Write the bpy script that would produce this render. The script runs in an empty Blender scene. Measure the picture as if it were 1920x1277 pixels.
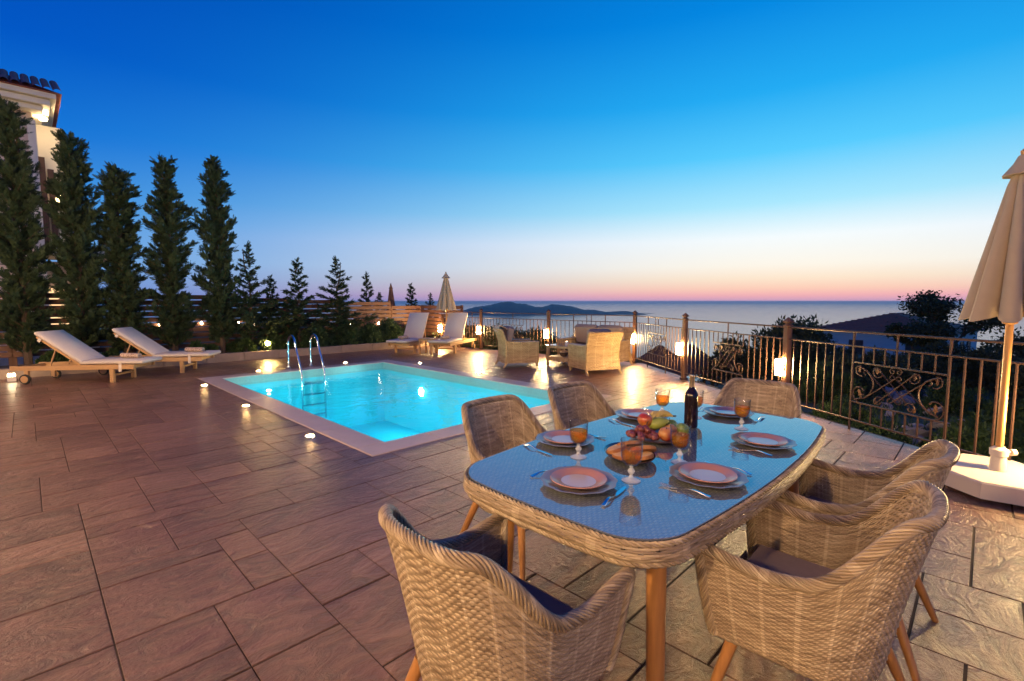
import bpy, math, random
import numpy as np
from mathutils import Vector, Matrix
R = math.radians
SC = bpy.context.scene
COL = SC.collection
TH = R(45.32)                      # the terrace's axes are turned this far from the view direction
CT, ST = math.cos(TH), math.sin(TH)


def V(x, y, z=0.0):
    """right / forward of the viewpoint -> world (world axes follow the pool)"""
    return Vector((x * CT + y * ST, -x * ST + y * CT, z))


# ------------------------------------------------------------------ camera
cd = bpy.data.cameras.new('camera')
cam = bpy.data.objects.new('camera', cd)
COL.objects.link(cam)
cam.location = (0, 0, 1.5)
cam.rotation_euler = (R(90) - math.atan(73.5 / 900), 0, -TH)
cd.sensor_width = 36
cd.lens = 36 * 900 / 1920
cd.clip_start = 0.05
cd.clip_end = 200000
SC.camera = cam


# ------------------------------------------------------------------ colours
def lin(c):
    c = c / 255.0
    return c / 12.92 if c <= 0.04045 else ((c + 0.055) / 1.055) ** 2.4


def rgb(r, g, b, k=1.0):
    return (lin(r) * k, lin(g) * k, lin(b) * k, 1.0)


# ------------------------------------------------------------------ world: clear sky after sunset
wd = bpy.data.worlds.new('World')
SC.world = wd
wd.use_nodes = True
wn, wl = wd.node_tree.nodes, wd.node_tree.links
wn.clear()


def wmath(op, a, b=None, clamp=False):
    n = wn.new('ShaderNodeMath')
    n.operation = op
    n.use_clamp = clamp
    for i, q in enumerate((a, b)):
        if q is None:
            continue
        if isinstance(q, (int, float)):
            n.inputs[i].default_value = q
        else:
            wl.new(q, n.inputs[i])
    return n.outputs[0]


def wramp(fac, stops):
    n = wn.new('ShaderNodeValToRGB')
    cr = n.color_ramp
    cr.interpolation = 'EASE' if False else 'LINEAR'
    while len(cr.elements) < len(stops):
        cr.elements.new(0.5)
    for e, (p, c) in zip(cr.elements, stops):
        e.position = p
        e.color = c
    wl.new(fac, n.inputs[0])
    return n.outputs[0]


tc = wn.new('ShaderNodeTexCoord')
sep = wn.new('ShaderNodeSeparateXYZ')
wl.new(tc.outputs['Generated'], sep.inputs[0])
SUNAZ = R(31)                       # the sun went down this far right of the view direction
sd = V(math.sin(SUNAZ), math.cos(SUNAZ))
elev = wmath('DIVIDE', wmath('ARCSINE', sep.outputs[2]), R(60))
horiz = wmath('SQRT', wmath('MAXIMUM', wmath('SUBTRACT', 1.0, wmath('MULTIPLY', sep.outputs[2], sep.outputs[2])), 1e-4))
dot = wmath('DIVIDE', wmath('ADD', wmath('MULTIPLY', sep.outputs[0], sd.x), wmath('MULTIPLY', sep.outputs[1], sd.y)), horiz)
glow = wmath('POWER', wmath('MULTIPLY', wmath('SUBTRACT', dot, 0.05), 1 / 0.95, True), 2.3)
SKY_AWAY = [(0.0, (88, 132, 200)), (1.5, (100, 148, 214)), (4, (96, 162, 226)), (8, (60, 148, 224)), (14, (14, 114, 214)),
            (21, (0, 84, 196)), (32, (0, 64, 172)), (58, (0, 48, 140))]
SKY_SUN = [(0.0, (206, 164, 198)), (0.6, (246, 176, 182)), (1.3, (255, 206, 184)), (2.4, (255, 232, 206)), (3.8, (255, 248, 234)), (6.6, (246, 253, 255)),
           (10, (172, 233, 255)), (15, (88, 204, 255)), (20.5, (36, 172, 244)), (28, (4, 136, 226)), (40, (0, 98, 198)), (58, (0, 60, 152))]
ca = wramp(elev, [(p / 60, rgb(*c)) for p, c in SKY_AWAY])
cb = wramp(elev, [(p / 60, rgb(*c)) for p, c in SKY_SUN])
mx = wn.new('ShaderNodeMix')
mx.data_type = 'RGBA'
wl.new(glow, mx.inputs[0])
wl.new(ca, mx.inputs[6])
wl.new(cb, mx.inputs[7])
bg = wn.new('ShaderNodeBackground')
wl.new(mx.outputs[2], bg.inputs[0])
bg.inputs[1].default_value = 1.0
wo = wn.new('ShaderNodeOutputWorld')
wl.new(bg.outputs[0], wo.inputs[0])

SC.view_settings.view_transform = 'Standard'
SC.view_settings.look = 'None'
SC.view_settings.exposure = 0.0
SC.view_settings.gamma = 1.0
SC.view_settings.use_curve_mapping = False
SC.cycles.use_denoising = True
SC.cycles.max_bounces = 8
SC.cycles.transparent_max_bounces = 16
SC.cycles.caustics_reflective = False
SC.cycles.caustics_refractive = False
SC.cycles.sample_clamp_indirect = 6.0
SC.cycles.sample_clamp_direct = 0.0


# ------------------------------------------------------------------ node materials
class NT:
    def __init__(self, name):
        self.m = bpy.data.materials.new(name)
        self.m.use_nodes = True
        self.n, self.l = self.m.node_tree.nodes, self.m.node_tree.links
        self.n.clear()
        self.out = self.n.new('ShaderNodeOutputMaterial')

    def node(self, t, **kw):
        n = self.n.new(t)
        for k, v in kw.items():
            setattr(n, k, v)
        return n

    def put(self, sock, v):
        if v is None:
            return
        if hasattr(v, 'is_linked') or isinstance(v, bpy.types.NodeSocket):
            self.l.new(v, sock)
        else:
            sock.default_value = v

    def math(self, op, a, b=None, c=None, clamp=False):
        n = self.node('ShaderNodeMath', operation=op, use_clamp=clamp)
        for i, q in enumerate((a, b, c)):
            self.put(n.inputs[i], q)
        return n.outputs[0]

    def mix(self, f, a, b, blend='MIX'):
        n = self.node('ShaderNodeMix', data_type='RGBA', blend_type=blend)
        self.put(n.inputs[0], f)
        self.put(n.inputs[6], a)
        self.put(n.inputs[7], b)
        return n.outputs[2]

    def ramp(self, f, stops):
        n = self.node('ShaderNodeValToRGB')
        while len(n.color_ramp.elements) < len(stops):
            n.color_ramp.elements.new(0.5)
        for e, (p, c) in zip(n.color_ramp.elements, stops):
            e.position = p
            e.color = c if len(c) == 4 else (*c, 1)
        self.put(n.inputs[0], f)
        return n.outputs[0]

    def coord(self, kind='Object', scale=None, rot=None):
        t = self.node('ShaderNodeTexCoord')
        o = t.outputs[kind]
        if scale or rot:
            mp = self.node('ShaderNodeMapping')
            self.l.new(o, mp.inputs[0])
            if scale:
                mp.inputs['Scale'].default_value = scale
            if rot:
                mp.inputs['Rotation'].default_value = rot
            o = mp.outputs[0]
        return o

    def pos(self, scale=None):
        g = self.node('ShaderNodeNewGeometry').outputs['Position']
        if scale:
            mp = self.node('ShaderNodeMapping')
            self.l.new(g, mp.inputs[0])
            mp.inputs['Scale'].default_value = scale
            g = mp.outputs[0]
        return g

    def noise(self, vec, scale, detail=3.0, rough=0.55, dist=0.0, out=0):
        n = self.node('ShaderNodeTexNoise')
        self.put(n.inputs['Vector'], vec)
        n.inputs['Scale'].default_value = scale
        n.inputs['Detail'].default_value = detail
        n.inputs['Roughness'].default_value = rough
        n.inputs['Distortion'].default_value = dist
        return n.outputs[out]

    def bump(self, h, strength=0.3, dist=0.01, normal=None):
        n = self.node('ShaderNodeBump')
        n.inputs['Strength'].default_value = strength
        n.inputs['Distance'].default_value = dist
        self.put(n.inputs['Height'], h)
        self.put(n.inputs['Normal'], normal)
        return n.outputs[0]

    def principled(self, **kw):
        p = self.node('ShaderNodeBsdfPrincipled')
        for k, v in kw.items():
            self.put(p.inputs[k.replace('_', ' ')], v)
        self.l.new(p.outputs[0], self.out.inputs[0])
        return p


MATS = {}


def M(name):
    return MATS[name]


def simple(name, col, rough=0.5, metal=0.0, var=0.25, vscale=12.0, bump=0.0, bscale=60.0, stretch=None, spec=0.5, coat=0.0):
    t = NT(name)
    c = (*col, 1)
    vec = t.coord('Object', stretch)
    nz = t.noise(vec, vscale, 4)
    cc = t.mix(nz, tuple(x * (1 - var) for x in col) + (1,), tuple(min(1, x * (1 + var)) for x in col) + (1,))
    kw = dict(Base_Color=cc, Roughness=rough, Metallic=metal, Specular_IOR_Level=spec)
    if bump:
        kw['Normal'] = t.bump(t.noise(vec, bscale, 3), bump, 0.004)
    if coat:
        kw['Coat_Weight'] = coat
        kw['Coat_Roughness'] = 0.08
    t.principled(**kw)
    MATS[name] = t.m
    return t.m


def emit(name, col, s):
    t = NT(name)
    e = t.node('ShaderNodeEmission')
    e.inputs[0].default_value = (*col, 1)
    e.inputs[1].default_value = s
    t.l.new(e.outputs[0], t.out.inputs[0])
    MATS[name] = t.m


# stamped concrete, sealed and glossy
t = NT('stamped_concrete')
p1 = t.pos((1.0, 0.38, 1.0))
wrp = t.noise(t.pos(), 1.3, 3, 0.6, out=1)
add = t.node('ShaderNodeVectorMath', operation='MULTIPLY_ADD')
t.put(add.inputs[0], wrp)
add.inputs[1].default_value = (0.55, 0.55, 0.55)
t.put(add.inputs[2], t.pos((0.55, 1.5, 1.0)))
slate = t.noise(add.outputs[0], 6.5, 8, 0.66, 1.1)
fine = t.noise(t.pos(), 34, 6, 0.65)
big = t.noise(t.pos(), 0.55, 3, 0.5)
oi = t.node('ShaderNodeObjectInfo')
c1 = t.ramp(slate, [(0.36, (0.034, 0.013, 0.011)), (0.46, (0.122, 0.053, 0.039)), (0.55, (0.214, 0.100, 0.072)), (0.67, (0.365, 0.198, 0.146))])
c2 = t.mix(t.math('MULTIPLY', big, 0.5), c1, (0.14, 0.080, 0.062, 1))
c3 = t.mix(0.42, c2, t.ramp(oi.outputs['Random'], [(0, (0.075, 0.033, 0.026)), (0.5, (0.172, 0.080, 0.057)), (1, (0.27, 0.140, 0.10))]))
h = t.math('ADD', t.math('MULTIPLY', slate, 1.0), t.math('MULTIPLY', fine, 0.24))
b = t.bump(h, 1.0, 0.03)
rg = t.math('ADD', t.math('MULTIPLY', fine, 0.26), 0.20)
t.principled(Base_Color=c3, Roughness=rg, Normal=b, Specular_IOR_Level=0.55, Coat_Weight=0.14, Coat_Roughness=0.24)
MATS['stamped_concrete'] = t.m

simple('joint', (0.030, 0.016, 0.012), 0.85, var=0.3)
simple('coping', (0.52, 0.40, 0.35), 0.42, var=0.12, vscale=5, bump=0.15, bscale=40)
simple('kerb_stone', (0.33, 0.25, 0.19), 0.7, var=0.3, vscale=6, bump=0.4, bscale=25)
simple('pool_paint', (0.02, 0.56, 0.68), 0.6, var=0.05, vscale=1.2)
simple('tile_band', (0.24, 0.40, 0.36), 0.3, var=0.3, vscale=60)
simple('chrome', (0.72, 0.72, 0.74), 0.12, 1.0, var=0.05)
simple('steel_cutlery', (0.70, 0.70, 0.72), 0.16, 1.0, var=0.04)
simple('iron', (0.060, 0.030, 0.022), 0.5, 0.2, var=0.3, vscale=40, bump=0.2, bscale=120)
simple('iron_leaf', (0.17, 0.085, 0.04), 0.5, 0.4, var=0.3, vscale=40)
simple('post_wood', (0.14, 0.066, 0.035), 0.55, var=0.35, vscale=14, stretch=(4, 4, 0.6), bump=0.2)
simple('fence_wood', (0.15, 0.066, 0.038), 0.6, var=0.35, vscale=9, stretch=(0.5, 6, 6), bump=0.25)
simple('teak', (0.50, 0.30, 0.14), 0.5, var=0.25, vscale=9, stretch=(1, 7, 7), bump=0.12)
simple('leg_wood', (0.40, 0.185, 0.058), 0.42, var=0.3, vscale=10, stretch=(7, 7, 0.7), bump=0.1)
simple('pole_wood', (0.52, 0.27, 0.09), 0.35, var=0.25, vscale=8, stretch=(7, 7, 0.5))
simple('cushion_cream', (0.66, 0.58, 0.50), 0.85, var=0.06, vscale=20, bump=0.15, bscale=300)
simple('cushion_taupe', (0.28, 0.21, 0.18), 0.9, var=0.12, vscale=30, bump=0.2, bscale=350)
simple('canvas', (0.42, 0.335, 0.235), 0.85, var=0.08, vscale=10, bump=0.2, bscale=260)
simple('canvas_dark', (0.13, 0.07, 0.055), 0.85, var=0.2)
simple('plastic_cream', (0.62, 0.55, 0.47), 0.5, var=0.06, vscale=8)
simple('rubber', (0.02, 0.02, 0.02), 0.6)
simple('render_wall', (0.62, 0.52, 0.46), 0.85, var=0.06, vscale=3, bump=0.2, bscale=60)
simple('cornice', (0.78, 0.74, 0.64), 0.7, var=0.05)
simple('roof_tile', (0.42, 0.15, 0.11), 0.8, var=0.4, vscale=7)
simple('shutter', (0.07, 0.035, 0.028), 0.6, var=0.2)
simple('far_wall', (0.60, 0.58, 0.58), 0.85, var=0.06)
simple('thatch', (0.09, 0.06, 0.045), 0.9, var=0.4, vscale=20, bump=0.4)
simple('soil', (0.06, 0.042, 0.03), 0.95, var=0.4, vscale=5, bump=0.6, bscale=18)
simple('rock', (0.25, 0.235, 0.22), 0.9, var=0.4, vscale=6, bump=0.6, bscale=14)
simple('bark', (0.10, 0.065, 0.042), 0.9, var=0.4, vscale=18, stretch=(5, 5, 1), bump=0.5, bscale=40)
simple('plate_clay', (0.46, 0.215, 0.15), 0.22, var=0.05, spec=0.5, coat=0.15)
simple('plate_pale', (0.58, 0.46, 0.44), 0.15, var=0.03, spec=0.5, coat=0.2)
simple('charger_grey', (0.24, 0.20, 0.21), 0.2, var=0.06, spec=0.5, coat=0.2)
simple('black_dish', (0.02, 0.02, 0.022), 0.25, var=0.1, coat=0.4)
simple('dish_brown', (0.09, 0.06, 0.055), 0.3, var=0.2, coat=0.4)
simple('label_paper', (0.55, 0.46, 0.36), 0.7, var=0.12, vscale=60)
simple('label_ink', (0.10, 0.07, 0.05), 0.7)
simple('foil', (0.30, 0.22, 0.13), 0.35, 0.5, var=0.1)
simple('bread_crust', (0.40, 0.17, 0.055), 0.8, var=0.35, vscale=40, bump=0.3)
simple('bread_crumb', (0.66, 0.44, 0.21), 0.9, var=0.18, vscale=60, bump=0.4, bscale=120)
simple('banana', (0.60, 0.43, 0.10), 0.45, var=0.15)
simple('pear', (0.26, 0.30, 0.055), 0.4, var=0.3)
simple('green_apple', (0.16, 0.24, 0.035), 0.3, var=0.25, coat=0.3)
simple('stem', (0.06, 0.035, 0.02), 0.8)
simple('lantern_metal', (0.02, 0.018, 0.016), 0.5, 0.6)
simple('candle_white', (0.75, 0.72, 0.68), 0.5)
simple('far_land', (0.06, 0.065, 0.05), 0.95, var=0.3, vscale=0.004)
simple('terracotta', (0.3, 0.13, 0.07), 0.7)
emit('lamp_glow', (1.0, 0.64, 0.25), 680.0)
emit('uplight_glow', (1.0, 0.60, 0.21), 420.0)
emit('pool_glow', (0.28, 0.95, 1.0), 470.0)
emit('spot_glow', (1.0, 0.62, 0.2), 750.0)
emit('lantern_glow', (1.0, 0.64, 0.32), 1400.0)
emit('small_glow', (1.0, 0.72, 0.42), 55.0)
emit('window_glow', (1.0, 0.62, 0.3), 1.6)
emit('soffit_glow', (1.0, 0.70, 0.34), 150.0)

# peach / red apple with a blush
for nm, ca_, cb_ in (('peach', (0.55, 0.26, 0.07), (0.40, 0.05, 0.03)), ('red_apple', (0.36, 0.03, 0.018), (0.40, 0.15, 0.03)), ('grape', (0.13, 0.022, 0.028), (0.22, 0.06, 0.05))):
    t = NT(nm)
    f = t.ramp(t.noise(t.coord('Object'), 9, 2), [(0.4, (0, 0, 0)), (0.62, (1, 1, 1))])
    t.principled(Base_Color=t.mix(f, (*ca_, 1), (*cb_, 1)), Roughness=0.32, Coat_Weight=0.25, Coat_Roughness=0.15)
    MATS[nm] = t.m

# leopard rolled towel
t = NT('towel_spots')
vo = t.node('ShaderNodeTexVoronoi')
t.put(vo.inputs['Vector'], t.coord('Object'))
vo.inputs['Scale'].default_value = 38
f = t.ramp(vo.outputs['Distance'], [(0.30, (0, 0, 0)), (0.42, (1, 1, 1))])
t.principled(Base_Color=t.mix(f, (0.16, 0.09, 0.06, 1), (0.55, 0.42, 0.34, 1)), Roughness=0.95)
MATS['towel_spots'] = t.m

# woven strand (colour per strand; the weave itself is geometry)
def wicker(name, cols, seg=0.30, row=1.0, rough=0.42):
    t = NT(name)
    uv = t.node('ShaderNodeTexCoord').outputs['UV']
    s = t.node('ShaderNodeSeparateXYZ')
    t.l.new(uv, s.inputs[0])
    rw = t.math('FLOOR', s.outputs[1])
    cmb = t.node('ShaderNodeCombineXYZ')
    sg_ = t.math('FLOOR', t.math('MULTIPLY', t.math('ADD', s.outputs[0], rw), 0.5))
    t.l.new(t.math('MULTIPLY', sg_, seg * 2), cmb.inputs[0])
    t.l.new(t.math('MULTIPLY', rw, 3.71 * row), cmb.inputs[1])
    nz = t.noise(cmb.outputs[0], 1.0, 2, 0.6)
    band = t.noise(t.math('MULTIPLY', s.outputs[1], 0.16), 1.0, 2)
    nzz = t.math('ADD', t.math('MULTIPLY', nz, 0.72), t.math('MULTIPLY', band, 0.28))
    rf_ = t.math('ABSOLUTE', t.math('SUBTRACT', t.math('FRACT', t.math('ADD', t.math('DIVIDE', s.outputs[0], 6.0), 0.5)), 0.5))
    ribm = t.math('LESS_THAN', rf_, 0.055)
    nzz = t.math('ADD', nzz, t.math('MULTIPLY', ribm, 0.10))
    c = t.ramp(nzz, [(0.27, cols[0]), (0.44, cols[1]), (0.58, cols[2]), (0.76, cols[3])])
    t.principled(Base_Color=c, Roughness=rough, Specular_IOR_Level=0.5, Normal=t.bump(t.noise(t.coord('Object'), 220, 2), 0.12, 0.002))
    MATS[name] = t.m


wicker('wicker_grey', ((0.10, 0.068, 0.043), (0.26, 0.188, 0.118), (0.40, 0.305, 0.200), (0.56, 0.455, 0.325)), seg=.16)
wicker('wicker_honey', ((0.25, 0.15, 0.065), (0.40, 0.26, 0.12), (0.50, 0.35, 0.18), (0.60, 0.45, 0.26)), seg=.15)

# foliage
def leaf(name, a, b_, rough=0.6):
    t = NT(name)
    g = t.node('ShaderNodeNewGeometry')
    f = t.noise(t.pos(), 5.0, 3)
    r = g.outputs['Random Per Island']
    ff = t.math('ADD', t.math('MULTIPLY', f, 0.6), t.math('MULTIPLY', r, 0.4))
    c = t.mix(ff, (*a, 1), (*b_, 1))
    d = t.node('ShaderNodeBsdfPrincipled')
    t.put(d.inputs['Base Color'], c)
    d.inputs['Roughness'].default_value = rough
    d.inputs['Specular IOR Level'].default_value = 0.25
    tr = t.node('ShaderNodeBsdfTranslucent')
    t.put(tr.inputs[0], c)
    ms = t.node('ShaderNodeMixShader')
    ms.inputs[0].default_value = 0.25
    t.l.new(d.outputs[0], ms.inputs[1])
    t.l.new(tr.outputs[0], ms.inputs[2])
    t.l.new(ms.outputs[0], t.out.inputs[0])
    MATS[name] = t.m


leaf('leaf_cypress', (0.020, 0.046, 0.027), (0.078, 0.112, 0.050))
leaf('leaf_shrub', (0.025, 0.060, 0.030), (0.085, 0.140, 0.055))
leaf('leaf_olive', (0.028, 0.040, 0.022), (0.075, 0.095, 0.045))
leaf('leaf_ground', (0.02, 0.045, 0.018), (0.07, 0.12, 0.035))


# clear glass sheet: fresnel mix of see-through and mirror
def sheet_glass(name, tint, ior, rough=0.0, bumpargs=None, boost=1.0, frost=0.0):
    t = NT(name)
    fr = t.node('ShaderNodeFresnel')
    fr.inputs[0].default_value = ior
    tr = t.node('ShaderNodeBsdfTransparent')
    tr.inputs[0].default_value = (*tint, 1)
    gl = t.node('ShaderNodeBsdfGlossy')
    gl.inputs['Roughness'].default_value = rough
    if bumpargs:
        sc, st, ds, strch = bumpargs
        nb = t.bump(t.noise(t.pos(strch), sc, 3, 0.5, 0.4), st, ds)
        t.l.new(nb, gl.inputs['Normal'])
        t.l.new(nb, fr.inputs['Normal'])
    ms = t.node('ShaderNodeMixShader')
    f = fr.outputs[0]
    if boost != 1.0:
        f = t.math('MULTIPLY', f, boost, None, True)
    f = t.math('MULTIPLY', f, t.math('SUBTRACT', 1.0, t.node('ShaderNodeNewGeometry').outputs['Backfacing']))
    t.l.new(f, ms.inputs[0])
    t.l.new(tr.outputs[0], ms.inputs[1])
    t.l.new(gl.outputs[0], ms.inputs[2])
    last = ms.outputs[0]
    if frost:
        df = t.node('ShaderNodeBsdfDiffuse')
        df.inputs[0].default_value = (0.78, 0.84, 0.88, 1)
        m3 = t.node('ShaderNodeMixShader')
        m3.inputs[0].default_value = frost
        t.l.new(last, m3.inputs[1])
        t.l.new(df.outputs[0], m3.inputs[2])
        last = m3.outputs[0]
    t.l.new(last, t.out.inputs[0])
    MATS[name] = t.m


sheet_glass('table_glass', (0.92, 0.97, 0.98), 2.4, 0.025, None, 1.9, .10)
sheet_glass('pool_water', (0.80, 0.97, 1.0), 1.33, 0.02, (2.6, 0.5, 0.03, (1, 1, 1)))
t = NT('crystal')
t.principled(Base_Color=(1, 1, 1, 1), Roughness=0.02, IOR=1.5, Transmission_Weight=1.0)
MATS['crystal'] = t.m
t = NT('crystal_thin')
lw = t.node('ShaderNodeLayerWeight')
lw.inputs[0].default_value = 0.35
tr = t.node('ShaderNodeBsdfTransparent')
t.l.new(t.mix(lw.outputs['Facing'], (1, 1, 1, 1), (0.60, 0.64, 0.70, 1)), tr.inputs[0])
gl = t.node('ShaderNodeBsdfGlossy')
gl.inputs['Roughness'].default_value = 0.03
fr = t.node('ShaderNodeFresnel')
fr.inputs[0].default_value = 1.6
ms = t.node('ShaderNodeMixShader')
t.l.new(t.math('MULTIPLY', t.math('MULTIPLY', fr.outputs[0], 1.6, None, True), t.math('SUBTRACT', 1.0, t.node('ShaderNodeNewGeometry').outputs['Backfacing'])), ms.inputs[0])
t.l.new(tr.outputs[0], ms.inputs[1])
t.l.new(gl.outputs[0], ms.inputs[2])
t.l.new(ms.outputs[0], t.out.inputs[0])
MATS['crystal_thin'] = t.m
t = NT('rose_wine')
tr_ = t.node('ShaderNodeBsdfTransparent')
tr_.inputs[0].default_value = (1.0, 0.60, 0.08, 1)
tl_ = t.node('ShaderNodeBsdfTranslucent')
tl_.inputs[0].default_value = (0.95, 0.52, 0.06, 1)
pr0 = t.node('ShaderNodeBsdfPrincipled')
pr0.inputs['Base Color'].default_value = (0.90, 0.47, 0.05, 1)
pr0.inputs['Roughness'].default_value = 0.08
m1 = t.node('ShaderNodeMixShader')
m1.inputs[0].default_value = 0.5
t.l.new(tl_.outputs[0], m1.inputs[1])
t.l.new(pr0.outputs[0], m1.inputs[2])
m2 = t.node('ShaderNodeMixShader')
m2.inputs[0].default_value = 0.26
t.l.new(tr_.outputs[0], m2.inputs[1])
t.l.new(m1.outputs[0], m2.inputs[2])
t.l.new(m2.outputs[0], t.out.inputs[0])
MATS['rose_wine'] = t.m
t = NT('bottle_glass')
t.principled(Base_Color=(0.012, 0.006, 0.008, 1), Roughness=0.10, Specular_IOR_Level=0.45)
MATS['bottle_glass'] = t.m
# solid glass of stem and foot
t = NT('crystal_solid')
pg_ = t.node('ShaderNodeBsdfPrincipled')
pg_.inputs['Base Color'].default_value = (0.80, 0.84, 0.88, 1)
pg_.inputs['Roughness'].default_value = 0.04
pg_.inputs['Coat Weight'].default_value = 0.6
tg_ = t.node('ShaderNodeBsdfTransparent')
mg_ = t.node('ShaderNodeMixShader')
mg_.inputs[0].default_value = 0.42
t.l.new(tg_.outputs[0], mg_.inputs[1])
t.l.new(pg_.outputs[0], mg_.inputs[2])
t.l.new(mg_.outputs[0], t.out.inputs[0])
MATS['crystal_solid'] = t.m
# sea
t = NT('sea_water')
w1 = t.noise(t.pos((1, 1, 1)), 0.02, 5, 0.6)
t.principled(Base_Color=(0.01, 0.045, 0.085, 1), Roughness=0.13, IOR=1.33, Normal=t.bump(w1, 0.2, 8.0))
MATS['sea_water'] = t.m
# hillside ground
t = NT('dry_ground')
n1 = t.noise(t.pos(), 0.9, 6, 0.65)
n2 = t.noise(t.pos(), 0.05, 4)
c = t.ramp(n1, [(0.3, (0.022, 0.026, 0.014)), (0.5, (0.05, 0.055, 0.028)), (0.62, (0.085, 0.07, 0.045)), (0.8, (0.16, 0.14, 0.11))])
t.principled(Base_Color=t.mix(n2, c, (0.035, 0.055, 0.025, 1)), Roughness=0.95, Normal=t.bump(n1, 0.8, 0.2))
MATS['dry_ground'] = t.m
# under-glass woven table top: flat weave seen through glass
t = NT('weave_flat')
uv = t.coord('Object')
s = t.node('ShaderNodeSeparateXYZ')
t.l.new(uv, s.inputs[0])
ru = t.math('MULTIPLY', s.outputs[1], 85.0)
fr_ = t.math('FRACT', ru)
rw = t.math('FLOOR', ru)
cu = t.math('ADD', t.math('MULTIPLY', s.outputs[0], 32.0), t.math('MULTIPLY', rw, 0.5))
prof = t.math('SINE', t.math('MULTIPLY', fr_, math.pi))
alt = t.math('ABSOLUTE', t.math('SINE', t.math('MULTIPLY', cu, math.pi)))
hh = t.math('MULTIPLY', prof, alt)
cmb = t.node('ShaderNodeCombineXYZ')
t.l.new(t.math('MULTIPLY', cu, 0.3), cmb.inputs[0])
t.l.new(t.math('MULTIPLY', rw, 3.7), cmb.inputs[1])
c = t.ramp(t.noise(cmb.outputs[0], 1.0, 2), [(0.32, (0.14, 0.10, 0.07)), (0.48, (0.32, 0.25, 0.18)), (0.66, (0.56, 0.47, 0.36))])
c = t.mix(t.math('SUBTRACT', 1.0, hh, None, True), c, (0.035, 0.025, 0.02, 1))
t.principled(Base_Color=c, Roughness=0.5, Normal=t.bump(hh, 0.9, 0.006))
MATS['weave_flat'] = t.m


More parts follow.
